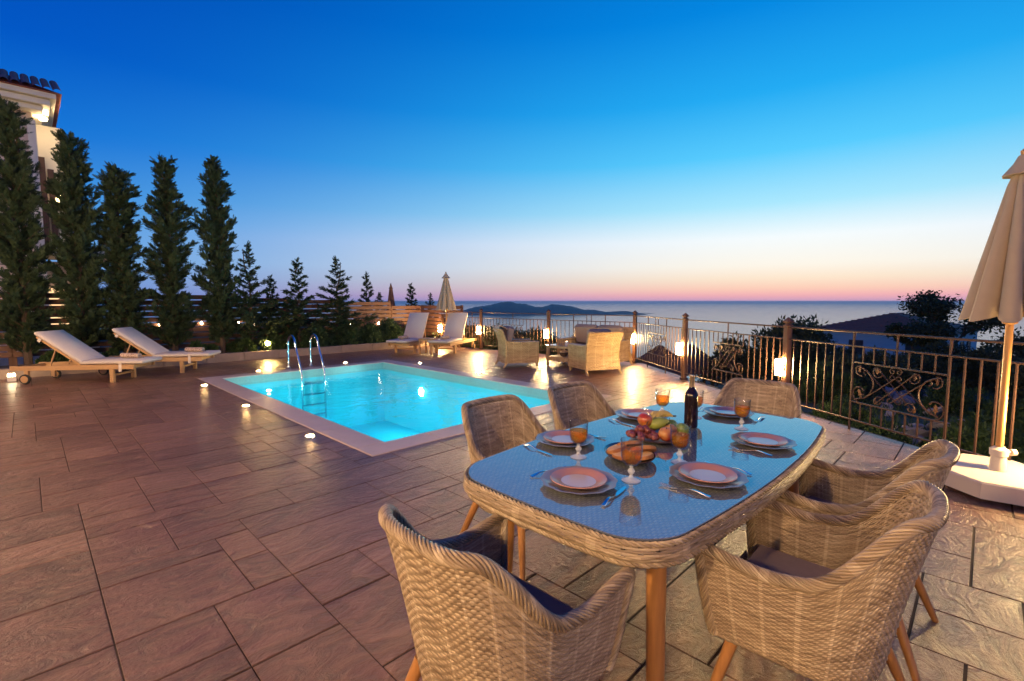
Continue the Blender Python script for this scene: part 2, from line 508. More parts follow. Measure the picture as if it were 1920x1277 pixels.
# ------------------------------------------------------------------ mesh helpers
class MB:
    def __init__(self):
        self.v, self.f = [], []

    def add(self, vs, fs):
        o = len(self.v)
        self.v.extend([tuple(q) for q in vs])
        self.f.extend([tuple(i + o for i in q) for q in fs])
        return self

    def box(self, c, s, rot=None, taper=1.0, bev=0.0):
        cx, cy, cz = c
        x, y, z = s[0] / 2, s[1] / 2, s[2] / 2
        if bev > 0:
            b = min(bev, x * .9, y * .9, z * .9)
            vs = []
            for zz, k in ((-z, b), (-z + b, 0), (z - b, 0), (z, b)):
                X, Y = x - k, y - k
                c2 = b * 0.6 if k == 0 else b * 0.3
                vs += [(-X + c2, -Y, zz), (X - c2, -Y, zz), (X, -Y + c2, zz), (X, Y - c2, zz), (X - c2, Y, zz), (-X + c2, Y, zz), (-X, Y - c2, zz), (-X, -Y + c2, zz)]
            fs = [tuple(range(7, -1, -1)), tuple(range(24, 32))]
            for r in range(3):
                for i in range(8):
                    j = (i + 1) % 8
                    fs.append((r * 8 + i, r * 8 + j, r * 8 + 8 + j, r * 8 + 8 + i))
        else:
            vs = [(-x, -y, -z), (x, -y, -z), (x, y, -z), (-x, y, -z)] + [(-x * taper, -y * taper, z), (x * taper, -y * taper, z), (x * taper, y * taper, z), (-x * taper, y * taper, z)]
            fs = [(3, 2, 1, 0), (4, 5, 6, 7), (0, 1, 5, 4), (1, 2, 6, 5), (2, 3, 7, 6), (3, 0, 4, 7)]
        if rot is not None:
            vs = [rot @ Vector(q) for q in vs]
        return self.add([(q[0] + cx, q[1] + cy, q[2] + cz) for q in vs], fs)

    def bar(self, a, b_, w, h, up=(0, 0, 1), bev=0.0):
        a, b_ = Vector(a), Vector(b_)
        d = b_ - a
        L = d.length
        d.normalize()
        u = Vector(up)
        if abs(d.dot(u)) > 0.98:
            u = Vector((0, 1, 0)) if abs(d.y) < .9 else Vector((1, 0, 0))
        s = d.cross(u).normalized()
        u = s.cross(d).normalized()
        rot = Matrix((d, -s, u)).transposed()
        return self.box((a + b_) / 2, (L, w, h), rot, 1.0, bev)

    def tube(self, pts, r, n=8, cap=True, closed=False):
        pts = [Vector(q) for q in pts]
        m = len(pts)
        rr = r if isinstance(r, (list, tuple)) else [r] * m
        up = None
        rings = []
        for i, p in enumerate(pts):
            if closed:
                d = pts[(i + 1) % m] - pts[i - 1]
            else:
                d = pts[min(i + 1, m - 1)] - pts[max(i - 1, 0)]
            d.normalize()
            if up is None:
                a = Vector((0, 0, 1)) if abs(d.z) < 0.9 else Vector((1, 0, 0))
                up = (a - d * a.dot(d)).normalized()
            else:
                up = (up - d * up.dot(d)).normalized()
            s = d.cross(up)
            rings.append([p + (up * math.cos(2 * math.pi * k / n) + s * math.sin(2 * math.pi * k / n)) * rr[i] for k in range(n)])
        vs = [q for rg_ in rings for q in rg_]
        fs = []
        for i in range(m if closed else m - 1):
            j = (i + 1) % m
            for k in range(n):
                l = (k + 1) % n
                fs.append((i * n + k, j * n + k, j * n + l, i * n + l))
        if cap and not closed:
            fs.append(tuple(range(n - 1, -1, -1))[::-1])
            fs.append(tuple((m - 1) * n + k for k in range(n))[::-1])
        return self.add(vs, fs)

    def lathe(self, prof, n=24, c=(0, 0, 0), closed=False, wob=None):
        vs, fs = [], []
        m = len(prof)
        for i, (r, z) in enumerate(prof):
            for k in range(n):
                a = 2 * math.pi * k / n
                q = r * (wob(a, i) if wob else 1)
                vs.append((c[0] + q * math.cos(a), c[1] + q * math.sin(a), c[2] + z))
        for i in range(m - 1):
            for k in range(n):
                l = (k + 1) % n
                fs.append((i * n + k, i * n + l, (i + 1) * n + l, (i + 1) * n + k))
        if prof[0][0] > 1e-4 and not closed:
            fs.append(tuple(range(n - 1, -1, -1)))
        if prof[-1][0] > 1e-4 and not closed:
            fs.append(tuple((m - 1) * n + k for k in range(n)))
        return self.add(vs, fs)

    def prism(self, poly, z0, z1, inset=0.0):
        n = len(poly)
        cx = sum(q[0] for q in poly) / n
        cy = sum(q[1] for q in poly) / n
        vs = [(x, y, z0) for x, y in poly]
        if inset:
            vs += [(x, y, z1 - inset) for x, y in poly]
            top = []
            for x, y in poly:
                d = math.hypot(x - cx, y - cy) + 1e-9
                top.append((x - (x - cx) / d * inset, y - (y - cy) / d * inset, z1))
            vs += top
            k = 3
        else:
            vs += [(x, y, z1) for x, y in poly]
            k = 2
        fs = [tuple(range(n - 1, -1, -1)), tuple((k - 1) * n + i for i in range(n))]
        for r in range(k - 1):
            for i in range(n):
                j = (i + 1) % n
                fs.append((r * n + i, r * n + j, (r + 1) * n + j, (r + 1) * n + i))
        return self.add(vs, fs)

    def mesh(self, name, mat, smooth=False):
        me = bpy.data.meshes.new(name)
        me.from_pydata(self.v, [], self.f)
        me.materials.append(M(mat))
        if smooth:
            me.polygons.foreach_set('use_smooth', [True] * len(me.polygons))
            try:
                me.set_sharp_from_angle(angle=R(42))
            except Exception:
                pass
        me.update()
        return me

    def build(self, name, mat, parent=None, smooth=False, loc=None, rot=None):
        return link(name, self.mesh(name, mat, smooth), parent, loc, rot)


def link(name, me, parent=None, loc=None, rot=None):
    o = bpy.data.objects.new(name, me)
    COL.objects.link(o)
    if parent is not None:
        o.parent = parent
    if loc is not None:
        o.location = loc
    if rot is not None:
        o.rotation_euler = (0, 0, rot) if isinstance(rot, (int, float)) else rot
    return o


def thing(name, label, cat, loc=(0, 0, 0), rz=0.0, group=None):
    o = bpy.data.objects.new(name, None)
    COL.objects.link(o)
    o.empty_display_size = 0.1
    o.location = loc
    o.rotation_euler = (0, 0, rz)
    return tag(o, label, cat, group)


def tag(o, label=None, cat=None, group=None, kind=None):
    if label:
        o['label'] = label
    if cat:
        o['category'] = cat
    if group:
        o['group'] = group
    if kind:
        o['kind'] = kind
    return o


def copy_tree(o, parent=None, label=None, loc=None, rz=None, scale=None):
    c = o.copy()
    COL.objects.link(c)
    if parent is not None:
        c.parent = parent
    if label:
        c['label'] = label
    if loc is not None:
        c.location = loc
    if rz is not None:
        c.rotation_euler = (0, 0, rz)
    if scale is not None:
        c.scale = scale
    for ch in list(o.children):
        copy_tree(ch, c)
    return c


def grid_mesh(name, P, U, Vv, mat, closed_u=False, flip=False, keep=None):
    """P: (nv, nu, 3) numpy grid, U/Vv the uv arrays"""
    nv, nu = P.shape[:2]
    idx = np.arange(nv * nu).reshape(nv, nu)
    a, b_, c, d = idx[:-1, :-1], idx[:-1, 1:], idx[1:, 1:], idx[1:, :-1]
    q = np.stack([a, b_, c, d], -1).reshape(-1, 4)
    if keep is not None:
        q = q[keep.reshape(-1)]
    if flip:
        q = q[:, ::-1]
    me = bpy.data.meshes.new(name)
    nf = len(q)
    me.vertices.add(nv * nu)
    me.vertices.foreach_set('co', P.reshape(-1).astype(np.float32))
    me.loops.add(nf * 4)
    me.polygons.add(nf)
    me.loops.foreach_set('vertex_index', q.reshape(-1).astype(np.int32))
    me.polygons.foreach_set('loop_start', np.arange(0, nf * 4, 4, dtype=np.int32))
    me.polygons.foreach_set('loop_total', np.full(nf, 4, np.int32))
    me.polygons.foreach_set('use_smooth', np.ones(nf, bool))
    uvl = me.uv_layers.new(name='UVMap')
    uvs = np.stack([U, Vv], -1).reshape(-1, 2)[q.reshape(-1)]
    uvl.data.foreach_set('uv', uvs.reshape(-1).astype(np.float32))
    me.materials.append(M(mat))
    me.update(calc_edges=True)
    return me


def weave(name, fn, stakes, rows, mat, r=0.0035, amp=0.002, flip=False, cols=6):
    """displaced basket weave over the surface fn(u, v) -> (…,3) numpy, u,v in 0..1"""
    u = np.linspace(0, 1, stakes * cols + 1)
    fv = np.array([-0.5, -0.28, 0.28, 0.5])
    rid = np.repeat(np.arange(rows), 4)
    v = (rid + 0.5 + np.tile(fv, rows)) / rows
    UU, VV = np.meshgrid(u, v)
    RID = np.repeat(rid[:, None], len(u), 1)
    FV = np.repeat(np.tile(fv, rows)[:, None], len(u), 1)
    P = fn(UU, VV)
    e = 1e-3
    du = fn(np.clip(UU + e, 0, 1), VV) - fn(np.clip(UU - e, 0, 1), VV)
    dv = fn(UU, np.clip(VV + e, 0, 1)) - fn(UU, np.clip(VV - e, 0, 1))
    N = np.cross(du, dv)
    N /= np.linalg.norm(N, axis=-1, keepdims=True) + 1e-12
    if flip:
        N = -N
    prof = np.sqrt(np.clip(1 - (1.8 * FV) ** 2, 0, 1))
    fu = np.abs(UU * stakes - np.round(UU * stakes))
    par_ = np.mod(np.round(UU * stakes) + RID + (FV > 0), 2)
    hole_ = np.clip(1 - fu / .24, 0, 1) * (np.abs(FV) > .4) * (par_ < .5)
    rib = np.exp(-((UU * stakes / 6 - np.round(UU * stakes / 6)) * 6 / .3) ** 2)
    D = amp * np.cos(math.pi * (UU * stakes + RID)) * prof + r * (prof - 1) - r * .6 * hole_ + rib * amp * 1.2
    P = P + N * D[..., None]
    uc = (UU[:-1, :-1] + UU[:-1, 1:]) * .5 * stakes
    f0, f1 = FV[:-1, :-1], FV[1:, :-1]
    near = np.abs(uc - np.round(uc)) < .2
    gapq = ((f0 > .2) | (f1 < -.2)) & ~((f0 > .4) & (f1 < -.4))
    par = np.mod(np.round(uc) + RID[:-1, :-1] + (f0 > .2), 2) < .5
    drop = near & gapq & par & (np.mod(np.round(uc), 6) != 0)
    return grid_mesh(name, P, UU * stakes, VV * rows, mat, flip=flip, keep=~drop)


def rope(name, pts, R_, ns, rs, pitch, mat, sides=5, step=0.012):
    """braid of ns strands twisting round a path"""
    pts = [Vector(q) for q in pts]
    L = [0.0]
    for a, b_ in zip(pts, pts[1:]):
        L.append(L[-1] + (b_ - a).length)
    n = max(8, int(L[-1] / step))
    P, j = [], 0
    for i in range(n + 1):
        s = L[-1] * i / n
        while j < len(L) - 2 and L[j + 1] < s:
            j += 1
        k = (s - L[j]) / max(L[j + 1] - L[j], 1e-9)
        P.append(pts[j].lerp(pts[j + 1], k))
    up = None
    fr = []
    for i in range(n + 1):
        d = (P[min(i + 1, n)] - P[max(i - 1, 0)]).normalized()
        if up is None:
            a = Vector((0, 0, 1)) if abs(d.z) < .9 else Vector((1, 0, 0))
            up = (a - d * a.dot(d)).normalized()
        else:
            up = (up - d * up.dot(d)).normalized()
        fr.append((d, up, d.cross(up)))
    vs, uvs = [], []
    grids = []
    for k in range(ns):
        rows = []
        for i in range(n + 1):
            d, u, s = fr[i]
            ph = 2 * math.pi * (k / ns + L[-1] * i / n / pitch)
            c = P[i] + (u * math.cos(ph) + s * math.sin(ph)) * R_
            rows.append([c + (u * math.cos(2 * math.pi * m / sides) + s * math.sin(2 * math.pi * m / sides)) * rs for m in range(sides + 1)])
        grids.append(rows)
    # merge the strands into one mesh
    V_, F_, UVs = [], [], []
    for k, rows in enumerate(grids):
        o = len(V_)
        for i, rw_ in enumerate(rows):
            V_.extend([tuple(q) for q in rw_])
            UVs.extend([(L[-1] * i / n * 22, k + 0.5)] * (sides + 1))
        for i in range(n):
            for m in range(sides):
                a = o + i * (sides + 1) + m
                F_.append((a, a + 1, a + sides + 2, a + sides + 1))
    me = bpy.data.meshes.new(name)
    me.from_pydata(V_, [], F_)
    uvl = me.uv_layers.new(name='UVMap')
    li = np.empty(len(me.loops), np.int32)
    me.loops.foreach_get('vertex_index', li)
    uvl.data.foreach_set('uv', np.array(UVs, np.float32)[li].reshape(-1))
    me.polygons.foreach_set('use_smooth', [True] * len(me.polygons))
    me.materials.append(M(mat))
    me.update()
    return me


# ================================================================== THE SETTING
rnd = random.Random(7)
PX0, PX1, PY0, PY1 = 2.61, 6.13, 4.49, 10.53          # pool inner edges
CW = 0.33                                             # coping width
FA, FB, FC, FD, FE = (10.0, 11.25), (10.16, 8.62), (10.40, 6.08), (8.82, 4.08), (7.33, 1.93)
FH = (5.50, -0.63)
FI = (3.75, -3.2)
F0 = (9.96, 12.2)
EDGE = [(-2.3, 13.4), (9.9, 13.4), (10.12, 12.3), (FA[0] + .14, FA[1]), (FB[0] + .14, FB[1]), (FC[0] + .16, FC[1] - .08),
        (FD[0] + .12, FD[1] - .10), (FE[0] + .12, FE[1] - .09), (FH[0] + .12, FH[1] - .09), (FI[0] + .12, FI[1] - .09), (-2.3, -3.3)]


def halfplane(poly, a, b_):
    """keep the part of poly right of a->b (terrace inside)"""
    out = []
    n = len(poly)
    s = lambda q: (b_[0] - a[0]) * (q[1] - a[1]) - (b_[1] - a[1]) * (q[0] - a[0])
    for i in range(n):
        p, q = poly[i], poly[(i + 1) % n]
        sp, sq = s(p), s(q)
        if sp <= 0:
            out.append(p)
        if sp * sq < 0:
            k = sp / (sp - sq)
            out.append((p[0] + (q[0] - p[0]) * k, p[1] + (q[1] - p[1]) * k))
    return out


# terrace bed: one sheet with a hole for the pool, dark joints show between the slabs
terr = MB()
hx0, hx1, hy0, hy1 = PX0 - CW + .02, PX1 + CW - .02, PY0 - CW + .02, PY1 + CW - .02
hole = [(hx0, hy0), (hx1, hy0), (hx1, hy1), (hx0, hy1)]
outer = [(-2.3, -3.3), (3.87, -3.3), (5.62, -.72), (7.45, 1.84), (8.94, 3.98), (10.56, 6.0), (10.30, 8.62), (10.14, 11.25), (10.1, 12.3), (9.9, 13.4), (-2.3, 13.4)]
zb = -0.005
vs = [(x, y, zb) for x, y in hole] + [(x, y, zb) for x, y in outer]
o = 4
fs = [(0, o + 0, o + 1, o + 2, 1), (1, o + 2, o + 3, o + 4, o + 5), (1, o + 5, o + 6, 2), (2, o + 6, o + 7, o + 8, o + 9), (2, o + 9, o + 10, 3), (3, o + 10, o + 0, 0)]
n0 = len(vs)
vs += [(x, y, -1.2) for x, y in outer]
no = len(outer)
for i in range(no):
    j = (i + 1) % no
    fs.append((4 + i, n0 + i, n0 + j, 4 + j))
terr.add(vs, fs)
terrace = tag(terr.build('terrace_pavement', 'joint'), kind='structure')
terrace['label'] = 'brown stamped slab terrace around the pool'

# random ashlar slabs on a fine grid, aligned with the pool
g = 0.19
gx0, gy0 = PX0 - CW - 25 * g, PY0 - CW - 40 * g
NX, NY = 68, 92
occ = np.zeros((NX, NY), bool)
for i in range(NX):
    for j in range(NY):
        x, y = gx0 + (i + .5) * g, gy0 + (j + .5) * g
        if PX0 - CW - .01 < x < PX1 + CW + .01 and PY0 - CW - .01 < y < PY1 + CW + .01:
            occ[i, j] = True
        if x < -2.3 or y < -3.3 or y > 13.4:
            occ[i, j] = True
SZ = [(4, 2, 6), (3, 2, 6), (2, 2, 4), (4, 3, 4), (3, 3, 2), (2, 1, 2), (3, 1, 3), (5, 2, 3), (5, 3, 2), (2, 3, 3), (1, 2, 1), (4, 1, 2)]
bag = [(a, b_) for a, b_, w in SZ for _ in range(w)]
rects = []
for j in range(NY):
    for i in range(NX):
        if occ[i, j]:
            continue
        opts = bag[:]
        rnd.shuffle(opts)
        for a, b_ in opts + [(2, 1), (1, 2), (1, 1)]:
            if i + a <= NX and j + b_ <= NY and not occ[i:i + a, j:j + b_].any():
                occ[i:i + a, j:j + b_] = True
                rects.append((i, j, a, b_))
                break
hp_up = [((10.56, 6.0), (8.94, 3.98))]
hp_dn = [((8.94, 3.98), (7.45, 1.84)), ((7.45, 1.84), (5.62, -.72)), ((5.62, -.72), (3.87, -3.3))]
hp_all = [((9.9, 13.4), (10.1, 12.3)), ((10.1, 12.3), (10.14, 11.25)), ((10.14, 11.25), (10.56, 6.0))]
slabs = []
for i, j, a, b_ in rects:
    x0, y0, x1, y1 = gx0 + i * g, gy0 + j * g, gx0 + (i + a) * g, gy0 + (j + b_) * g
    gap = 0.0032
    gy_ = .0062
    poly = [(x0 + gap, y0 + gy_), (x1 - gap, y0 + gy_), (x1 - gap, y1 - gy_), (x0 + gap, y1 - gy_)]
    cy = (y0 + y1) / 2
    clipped = False
    lines = (hp_up if cy > 3.98 else hp_dn) + ([hp_all[2]] if cy < 11.25 else hp_all[:2])
    for p, q in lines:
        nw = halfplane(poly, p, q)
        if nw != poly:
            clipped = True
            poly = nw
        if len(poly) < 3:
            break
    if len(poly) < 3:
        continue
    cx = sum(q[0] for q in poly) / len(poly)
    cy = sum(q[1] for q in poly) / len(poly)
    fwd = cx * ST + cy * CT
    side = cx * CT - cy * ST
    if fwd < 0.3 or abs(side) > fwd * 1.45 + 1.2:
        continue
    area = a * b_ / (fwd * fwd + 1) / (1 + max(0, abs(side) - fwd * 1.07) * 5)
    slabs.append((area, cx, cy, poly, None if clipped else (a, b_)))
slabs.sort(key=lambda q: -q[0])
cache = {}
rest = MB()
for k, (ar, cx, cy, poly, key) in enumerate(slabs):
    loc = [(x - cx, y - cy) for x, y in poly]
    dz = rnd.uniform(-.0012, .0012)
    if k < 300:
        if key and key in cache:
            me = cache[key]
        else:
            me = MB().prism(loc, -0.009, 0.0, 0.002).mesh('paving_slab', 'stamped_concrete')
            if key:
                cache[key] = me
        o = link('paving_slab', me, terrace, (cx, cy, dz))
        o.rotation_euler = (rnd.uniform(-1, 1) * .0016, rnd.uniform(-1, 1) * .0016, 0)
    else:
        rest.prism(poly, -0.009 + dz, dz, 0.002)
tag(rest.build('paving_slab_field', 'stamped_concrete', terrace), kind='stuff')

# ------------------------------------------------------------------ pool
pool = thing('swimming_pool', 'rectangular pool of glowing turquoise water with pale stone coping', 'pool', (0, 0, 0))
DEP = -1.45
b = MB()
x0, x1, y0, y1 = PX0, PX1, PY0, PY1
vs = [(x0, y0, -.17), (x1, y0, -.17), (x1, y1, -.17), (x0, y1, -.17), (x0, y0, DEP), (x1, y0, DEP), (x1, y1, DEP), (x0, y1, DEP)]
b.add(vs, [(4, 5, 6, 7), (0, 1, 5, 4), (1, 2, 6, 5), (2, 3, 7, 6), (3, 0, 4, 7)])
b.build('basin', 'pool_paint', pool)
b = MB()
e = 0.004
vs = [(x0 + e, y0 + e, -.012), (x1 - e, y0 + e, -.012), (x1 - e, y1 - e, -.012), (x0 + e, y1 - e, -.012), (x0 + e, y0 + e, -.175), (x1 - e, y0 + e, -.175), (x1 - e, y1 - e, -.175), (x0 + e, y1 - e, -.175)]
b.add(vs, [(0, 1, 5, 4), (1, 2, 6, 5), (2, 3, 7, 6), (3, 0, 4, 7)])
b.build('tile_band', 'tile_band', pool)
# coping: long stones butted with fine joints
def coping_run(a, b_, horizontal):
    n = max(2, round(abs(b_ - a) / 0.92))
    return [(a + (b_ - a) * i / n, a + (b_ - a) * (i + 1) / n) for i in range(n)]


for (yy0, yy1) in ((PY0 - CW, PY0), (PY1, PY1 + CW)):
    for a, b_ in coping_run(PX0 - CW, PX1 + CW, True):
        MB().box(((a + b_) / 2, (yy0 + yy1) / 2, -.017), (b_ - a - .003, CW, .05), None, 1, .006).build('coping_stone', 'coping', pool)
for (xx0, xx1) in ((PX0 - CW, PX0), (PX1, PX1 + CW)):
    for a, b_ in coping_run(PY0 + .0015, PY1 - .0015, False):
        MB().box(((xx0 + xx1) / 2, (a + b_) / 2, -.017), (CW, b_ - a - .003, .05), None, 1, .006).build('coping_stone', 'coping', pool)
MB().add([(x0 + .001, y0 + .001, -.14), (x1 - .001, y0 + .001, -.14), (x1 - .001, y1 - .001, -.14), (x0 + .001, y1 - .001, -.14)], [(0, 1, 2, 3)]).build('water', 'pool_water', pool)
# underwater lamps; those on the hidden long wall are added for an even glow
for px, py, nx in ((x1, 8.9, -1), (x1, 6.6, -1), (x0, 9.3, 1), (x0, 7.4, 1), (x0, 5.6, 1)):
    lm = MB()
    pr = [(0.0, .03), (.06, .028), (.085, .018), (.095, 0.0)]
    rot = Matrix.Rotation(R(90) * nx, 4, 'Y')
    mb = MB().lathe(pr, 20)
    mb.v = [tuple(rot @ Vector(q)) for q in mb.v]
    lamp = mb.build('pool_light', 'pool_glow', pool, True, (px + nx * .008, py, -.52))
    mb = MB().lathe([(.096, 0), (.118, 0), (.118, .014), (.096, .014)], 20, closed=True)
    mb.v = [tuple(rot @ Vector(q)) for q in mb.v]
    mb.build('bezel', 'chrome', lamp, True)
MB().box((PX0 - .17, 7.95, .0095), (.20, .20, .004), None, 1, .0015).build('skimmer_lid', 'plastic_cream', pool)

# ladder
lad = thing('pool_ladder', 'chrome pool ladder with two arched handrails', 'ladder', (4.35, PY1, 0))
for s in (-1, 1):
    pts = []
    X = s * .25
    pts.append((X, .62, 0.0))
    pts.append((X, .62, .30))
    pts.append((X, .61, .46))
    for k in range(0, 11):
        a = math.pi * k / 10
        pts.append((X, .40 + .20 * math.cos(a), .56 + .18 * math.sin(a)))
    pts += [(X, .10, .36), (X, -.04, .10), (X, -.10, -.06), (X, -.11, -.35), (X, -.11, -1.1)]
    hr = MB().tube(pts, .0215, 10).build('handrail', 'chrome', lad, True)
    MB().lathe([(.055, .0), (.055, .012), (.03, .02), (.024, .05)], 16, (X, .62, .001)).build('flange', 'chrome', hr, True)
for k in range(4):
    MB().box((0, -.11, -.30 - .23 * k), (.48, .075, .028), None, 1, .006).build('step', 'chrome', lad)

# recessed lights round the pool
UP = [(2.13, 5.25), (2.13, 7.45), (2.15, 9.8), (3.42, 4.02), (5.55, 4.02), (3.42, 11.0), (5.38, 11.0), (6.60, 9.65), (6.60, 7.5), (6.62, 5.3)]
up0 = None
for i, (x, y) in enumerate(UP):
    lab = 'small round ground light glowing in the paving beside the pool coping'
    if up0 is None:
        up0 = thing('ground_light', lab, 'ground light', (x, y, 0), 0, 'ground lights round the pool')
        MB().lathe([(.040, .006), (.040, .020), (.060, .016), (.064, .002), (.064, -.008)], 20).build('trim_ring', 'chrome', up0, True)
        MB().lathe([(.039, .008), (.038, .017), (.026, .024), (.0, .026)], 16).build('lens', 'uplight_glow', up0, True)
    else:
        copy_tree(up0, None, lab, (x, y, 0))

# ------------------------------------------------------------------ planter kerb, soil, ground beyond
kb = thing('planter_kerb', 'low stone kerb edging the planting bed along the terrace', 'kerb', (0, 13.4, 0))
xk = -2.2
while xk < 9.5:
    L = min(rnd.uniform(.75, 1.0), 9.55 - xk)
    MB().box((xk + L / 2, .08, .085 + rnd.uniform(-.004, .004)), (L - .008, .16, .23), None, 1, .012).build('kerb_block', 'kerb_stone', kb)
    xk += L
bed = MB().add([(-2.2, 13.55, .13), (9.5, 13.55, .13), (9.9, 14.6, .15), (9.9, 15.2, .1), (-2.2, 15.2, .1)], [(0, 1, 2, 3, 4)])
tag(bed.build('planting_bed', 'soil'), kind='structure')

# hillside: one sheet from under the terrace down to the sea
def hill_z(x, y):
    r = math.hypot(x, y)
    az = math.degrees(math.atan2(x, y))
    if az < -5:
        k = 1.0
    else:
        k = max(0.0, 1 - (az + 5) / 8.0)
    z_left = -0.25 - max(0, r - 45) * 0.30
    m = min(1, max(0, (az - 14) / 14))
    sl_near = .24 * (1 - m) + .055 * m
    z_right = -0.5 - max(0, r - 7) * sl_near - max(0, r - 55) * .27 * m
    z = z_left * k + z_right * (1 - k)
    z += .35 * math.sin(x * .31 + 1.3) * math.sin(y * .27) * min(1, max(0, (r - 12) / 20))
    return max(z, -165)


hb = MB()
NR, NA = 130, 160
for i in range(NR):
    r = 0.5 + (i / (NR - 1)) ** 2.6 * 900
    for j in range(NA):
        a = math.pi * 2 * j / NA
        x, y = r * math.sin(a), r * math.cos(a)
        zz = hill_z(x, y)
        if i == NR - 1:
            zz = -170
        p = V(x, y)
        if -2.4 < p.x < 8.3 and -3 < p.y < 12.5:
            zz = -2.6
        hb.v.append((p.x, p.y, zz))
for i in range(NR - 1):
    for j in range(NA):
        k = (j + 1) % NA
        hb.f.append((i * NA + j, (i + 1) * NA + j, (i + 1) * NA + k, i * NA + k))
hb.f.append(tuple(range(NA)))
tag(hb.build('hillside', 'dry_ground', None, True), kind='structure')
# sea
sb = MB()
n = 128
for rr in (300, 1500, 6000, 20000, 44000):
    for k in range(n):
        a = 2 * math.pi * k / n
        sb.v.append((rr * math.cos(a), rr * math.sin(a), -150))
for q in range(4):
    for k in range(n):
        l = (k + 1) % n
        sb.f.append((q * n + k, (q + 1) * n + k, (q + 1) * n + l, q * n + l))
tag(sb.build('sea', 'sea_water'), kind='structure')
# island ridge across the water
prof = [(850, 592), (867, 583), (891, 577), (916, 574.5), (939, 569.7), (956, 568.3), (970, 571.7), (984, 572), (1004, 577), (1018, 577), (1035, 572.5), (1051, 573.7),
        (1074, 576.5), (1094, 581.5), (1113, 581.5), (1139, 586.0), (1150, 585.4), (1172, 583.4), (1195, 587), (1222, 592)]
ib = MB()
DI = 6100.0
cols = 140
for i in range(cols):
    u = 850 + (1222 - 850) * i / (cols - 1)
    for (u0, v0), (u1, v1) in zip(prof, prof[1:]):
        if u0 <= u <= u1:
            vv = v0 + (v1 - v0) * (u - u0) / (u1 - u0)
            break
    hgt = 1.16 * max(0, 151.5 - 6.78 * (vv - 565)) + 4 * math.sin(u * .9) * math.sin(u * .37 + 1)
    for j in range(13):
        q = (j - 6) / 6
        x = (u - 960) / 900 * DI
        zz = -156 + max(0, hgt + 6) * math.cos(q * math.pi / 2) ** 1.2 * (1 - .12 * abs(math.sin(q * 7 + u * .11)) * (abs(q) > .05))
        p = V(x, DI + q * 900)
        ib.v.append((p.x, p.y, zz))
for i in range(cols - 1):
    for j in range(12):
        ib.f.append((i * 13 + j, (i + 1) * 13 + j, (i + 1) * 13 + j + 1, i * 13 + j + 1))
isl = tag(ib.build('island_hills', 'far_land', None, True), kind='structure')


# ================================================================== RAILING
def dirn(a, b_):
    d = Vector((b_[0] - a[0], b_[1] - a[1]))
    return d.length, math.atan2(d.y, d.x)


ZT, ZM, ZB = 1.15, 0.985, 0.125          # top rail, second rail, bottom rail
rail_cache = {}


def spiral(cx, cz, r0, r1, a0, turns, n=20):
    pts = []
    for k in range(n + 1):
        t_ = k / n
        a = a0 + turns * 2 * math.pi * t_
        r = r0 + (r1 - r0) * t_
        pts.append((cx + r * math.cos(a), 0, cz + r * math.sin(a)))
    return pts


def leaf_mesh(w, h_):
    b = MB()
    pts = [(0, 0), (.5, .25), (.28, .38), (.62, .68), (.22, .66), (0, 1.0), (-.22, .66), (-.62, .68), (-.28, .38), (-.5, .25)]
    vs = [(x * w, -.004, z * h_) for x, z in pts] + [(x * w, .004, z * h_) for x, z in pts]
    n = len(pts)
    fs = [tuple(range(n)), tuple(range(2 * n - 1, n - 1, -1))] + [(i, n + i, n + (i + 1) % n, (i + 1) % n) for i in range(n)]
    return b.add(vs, fs)


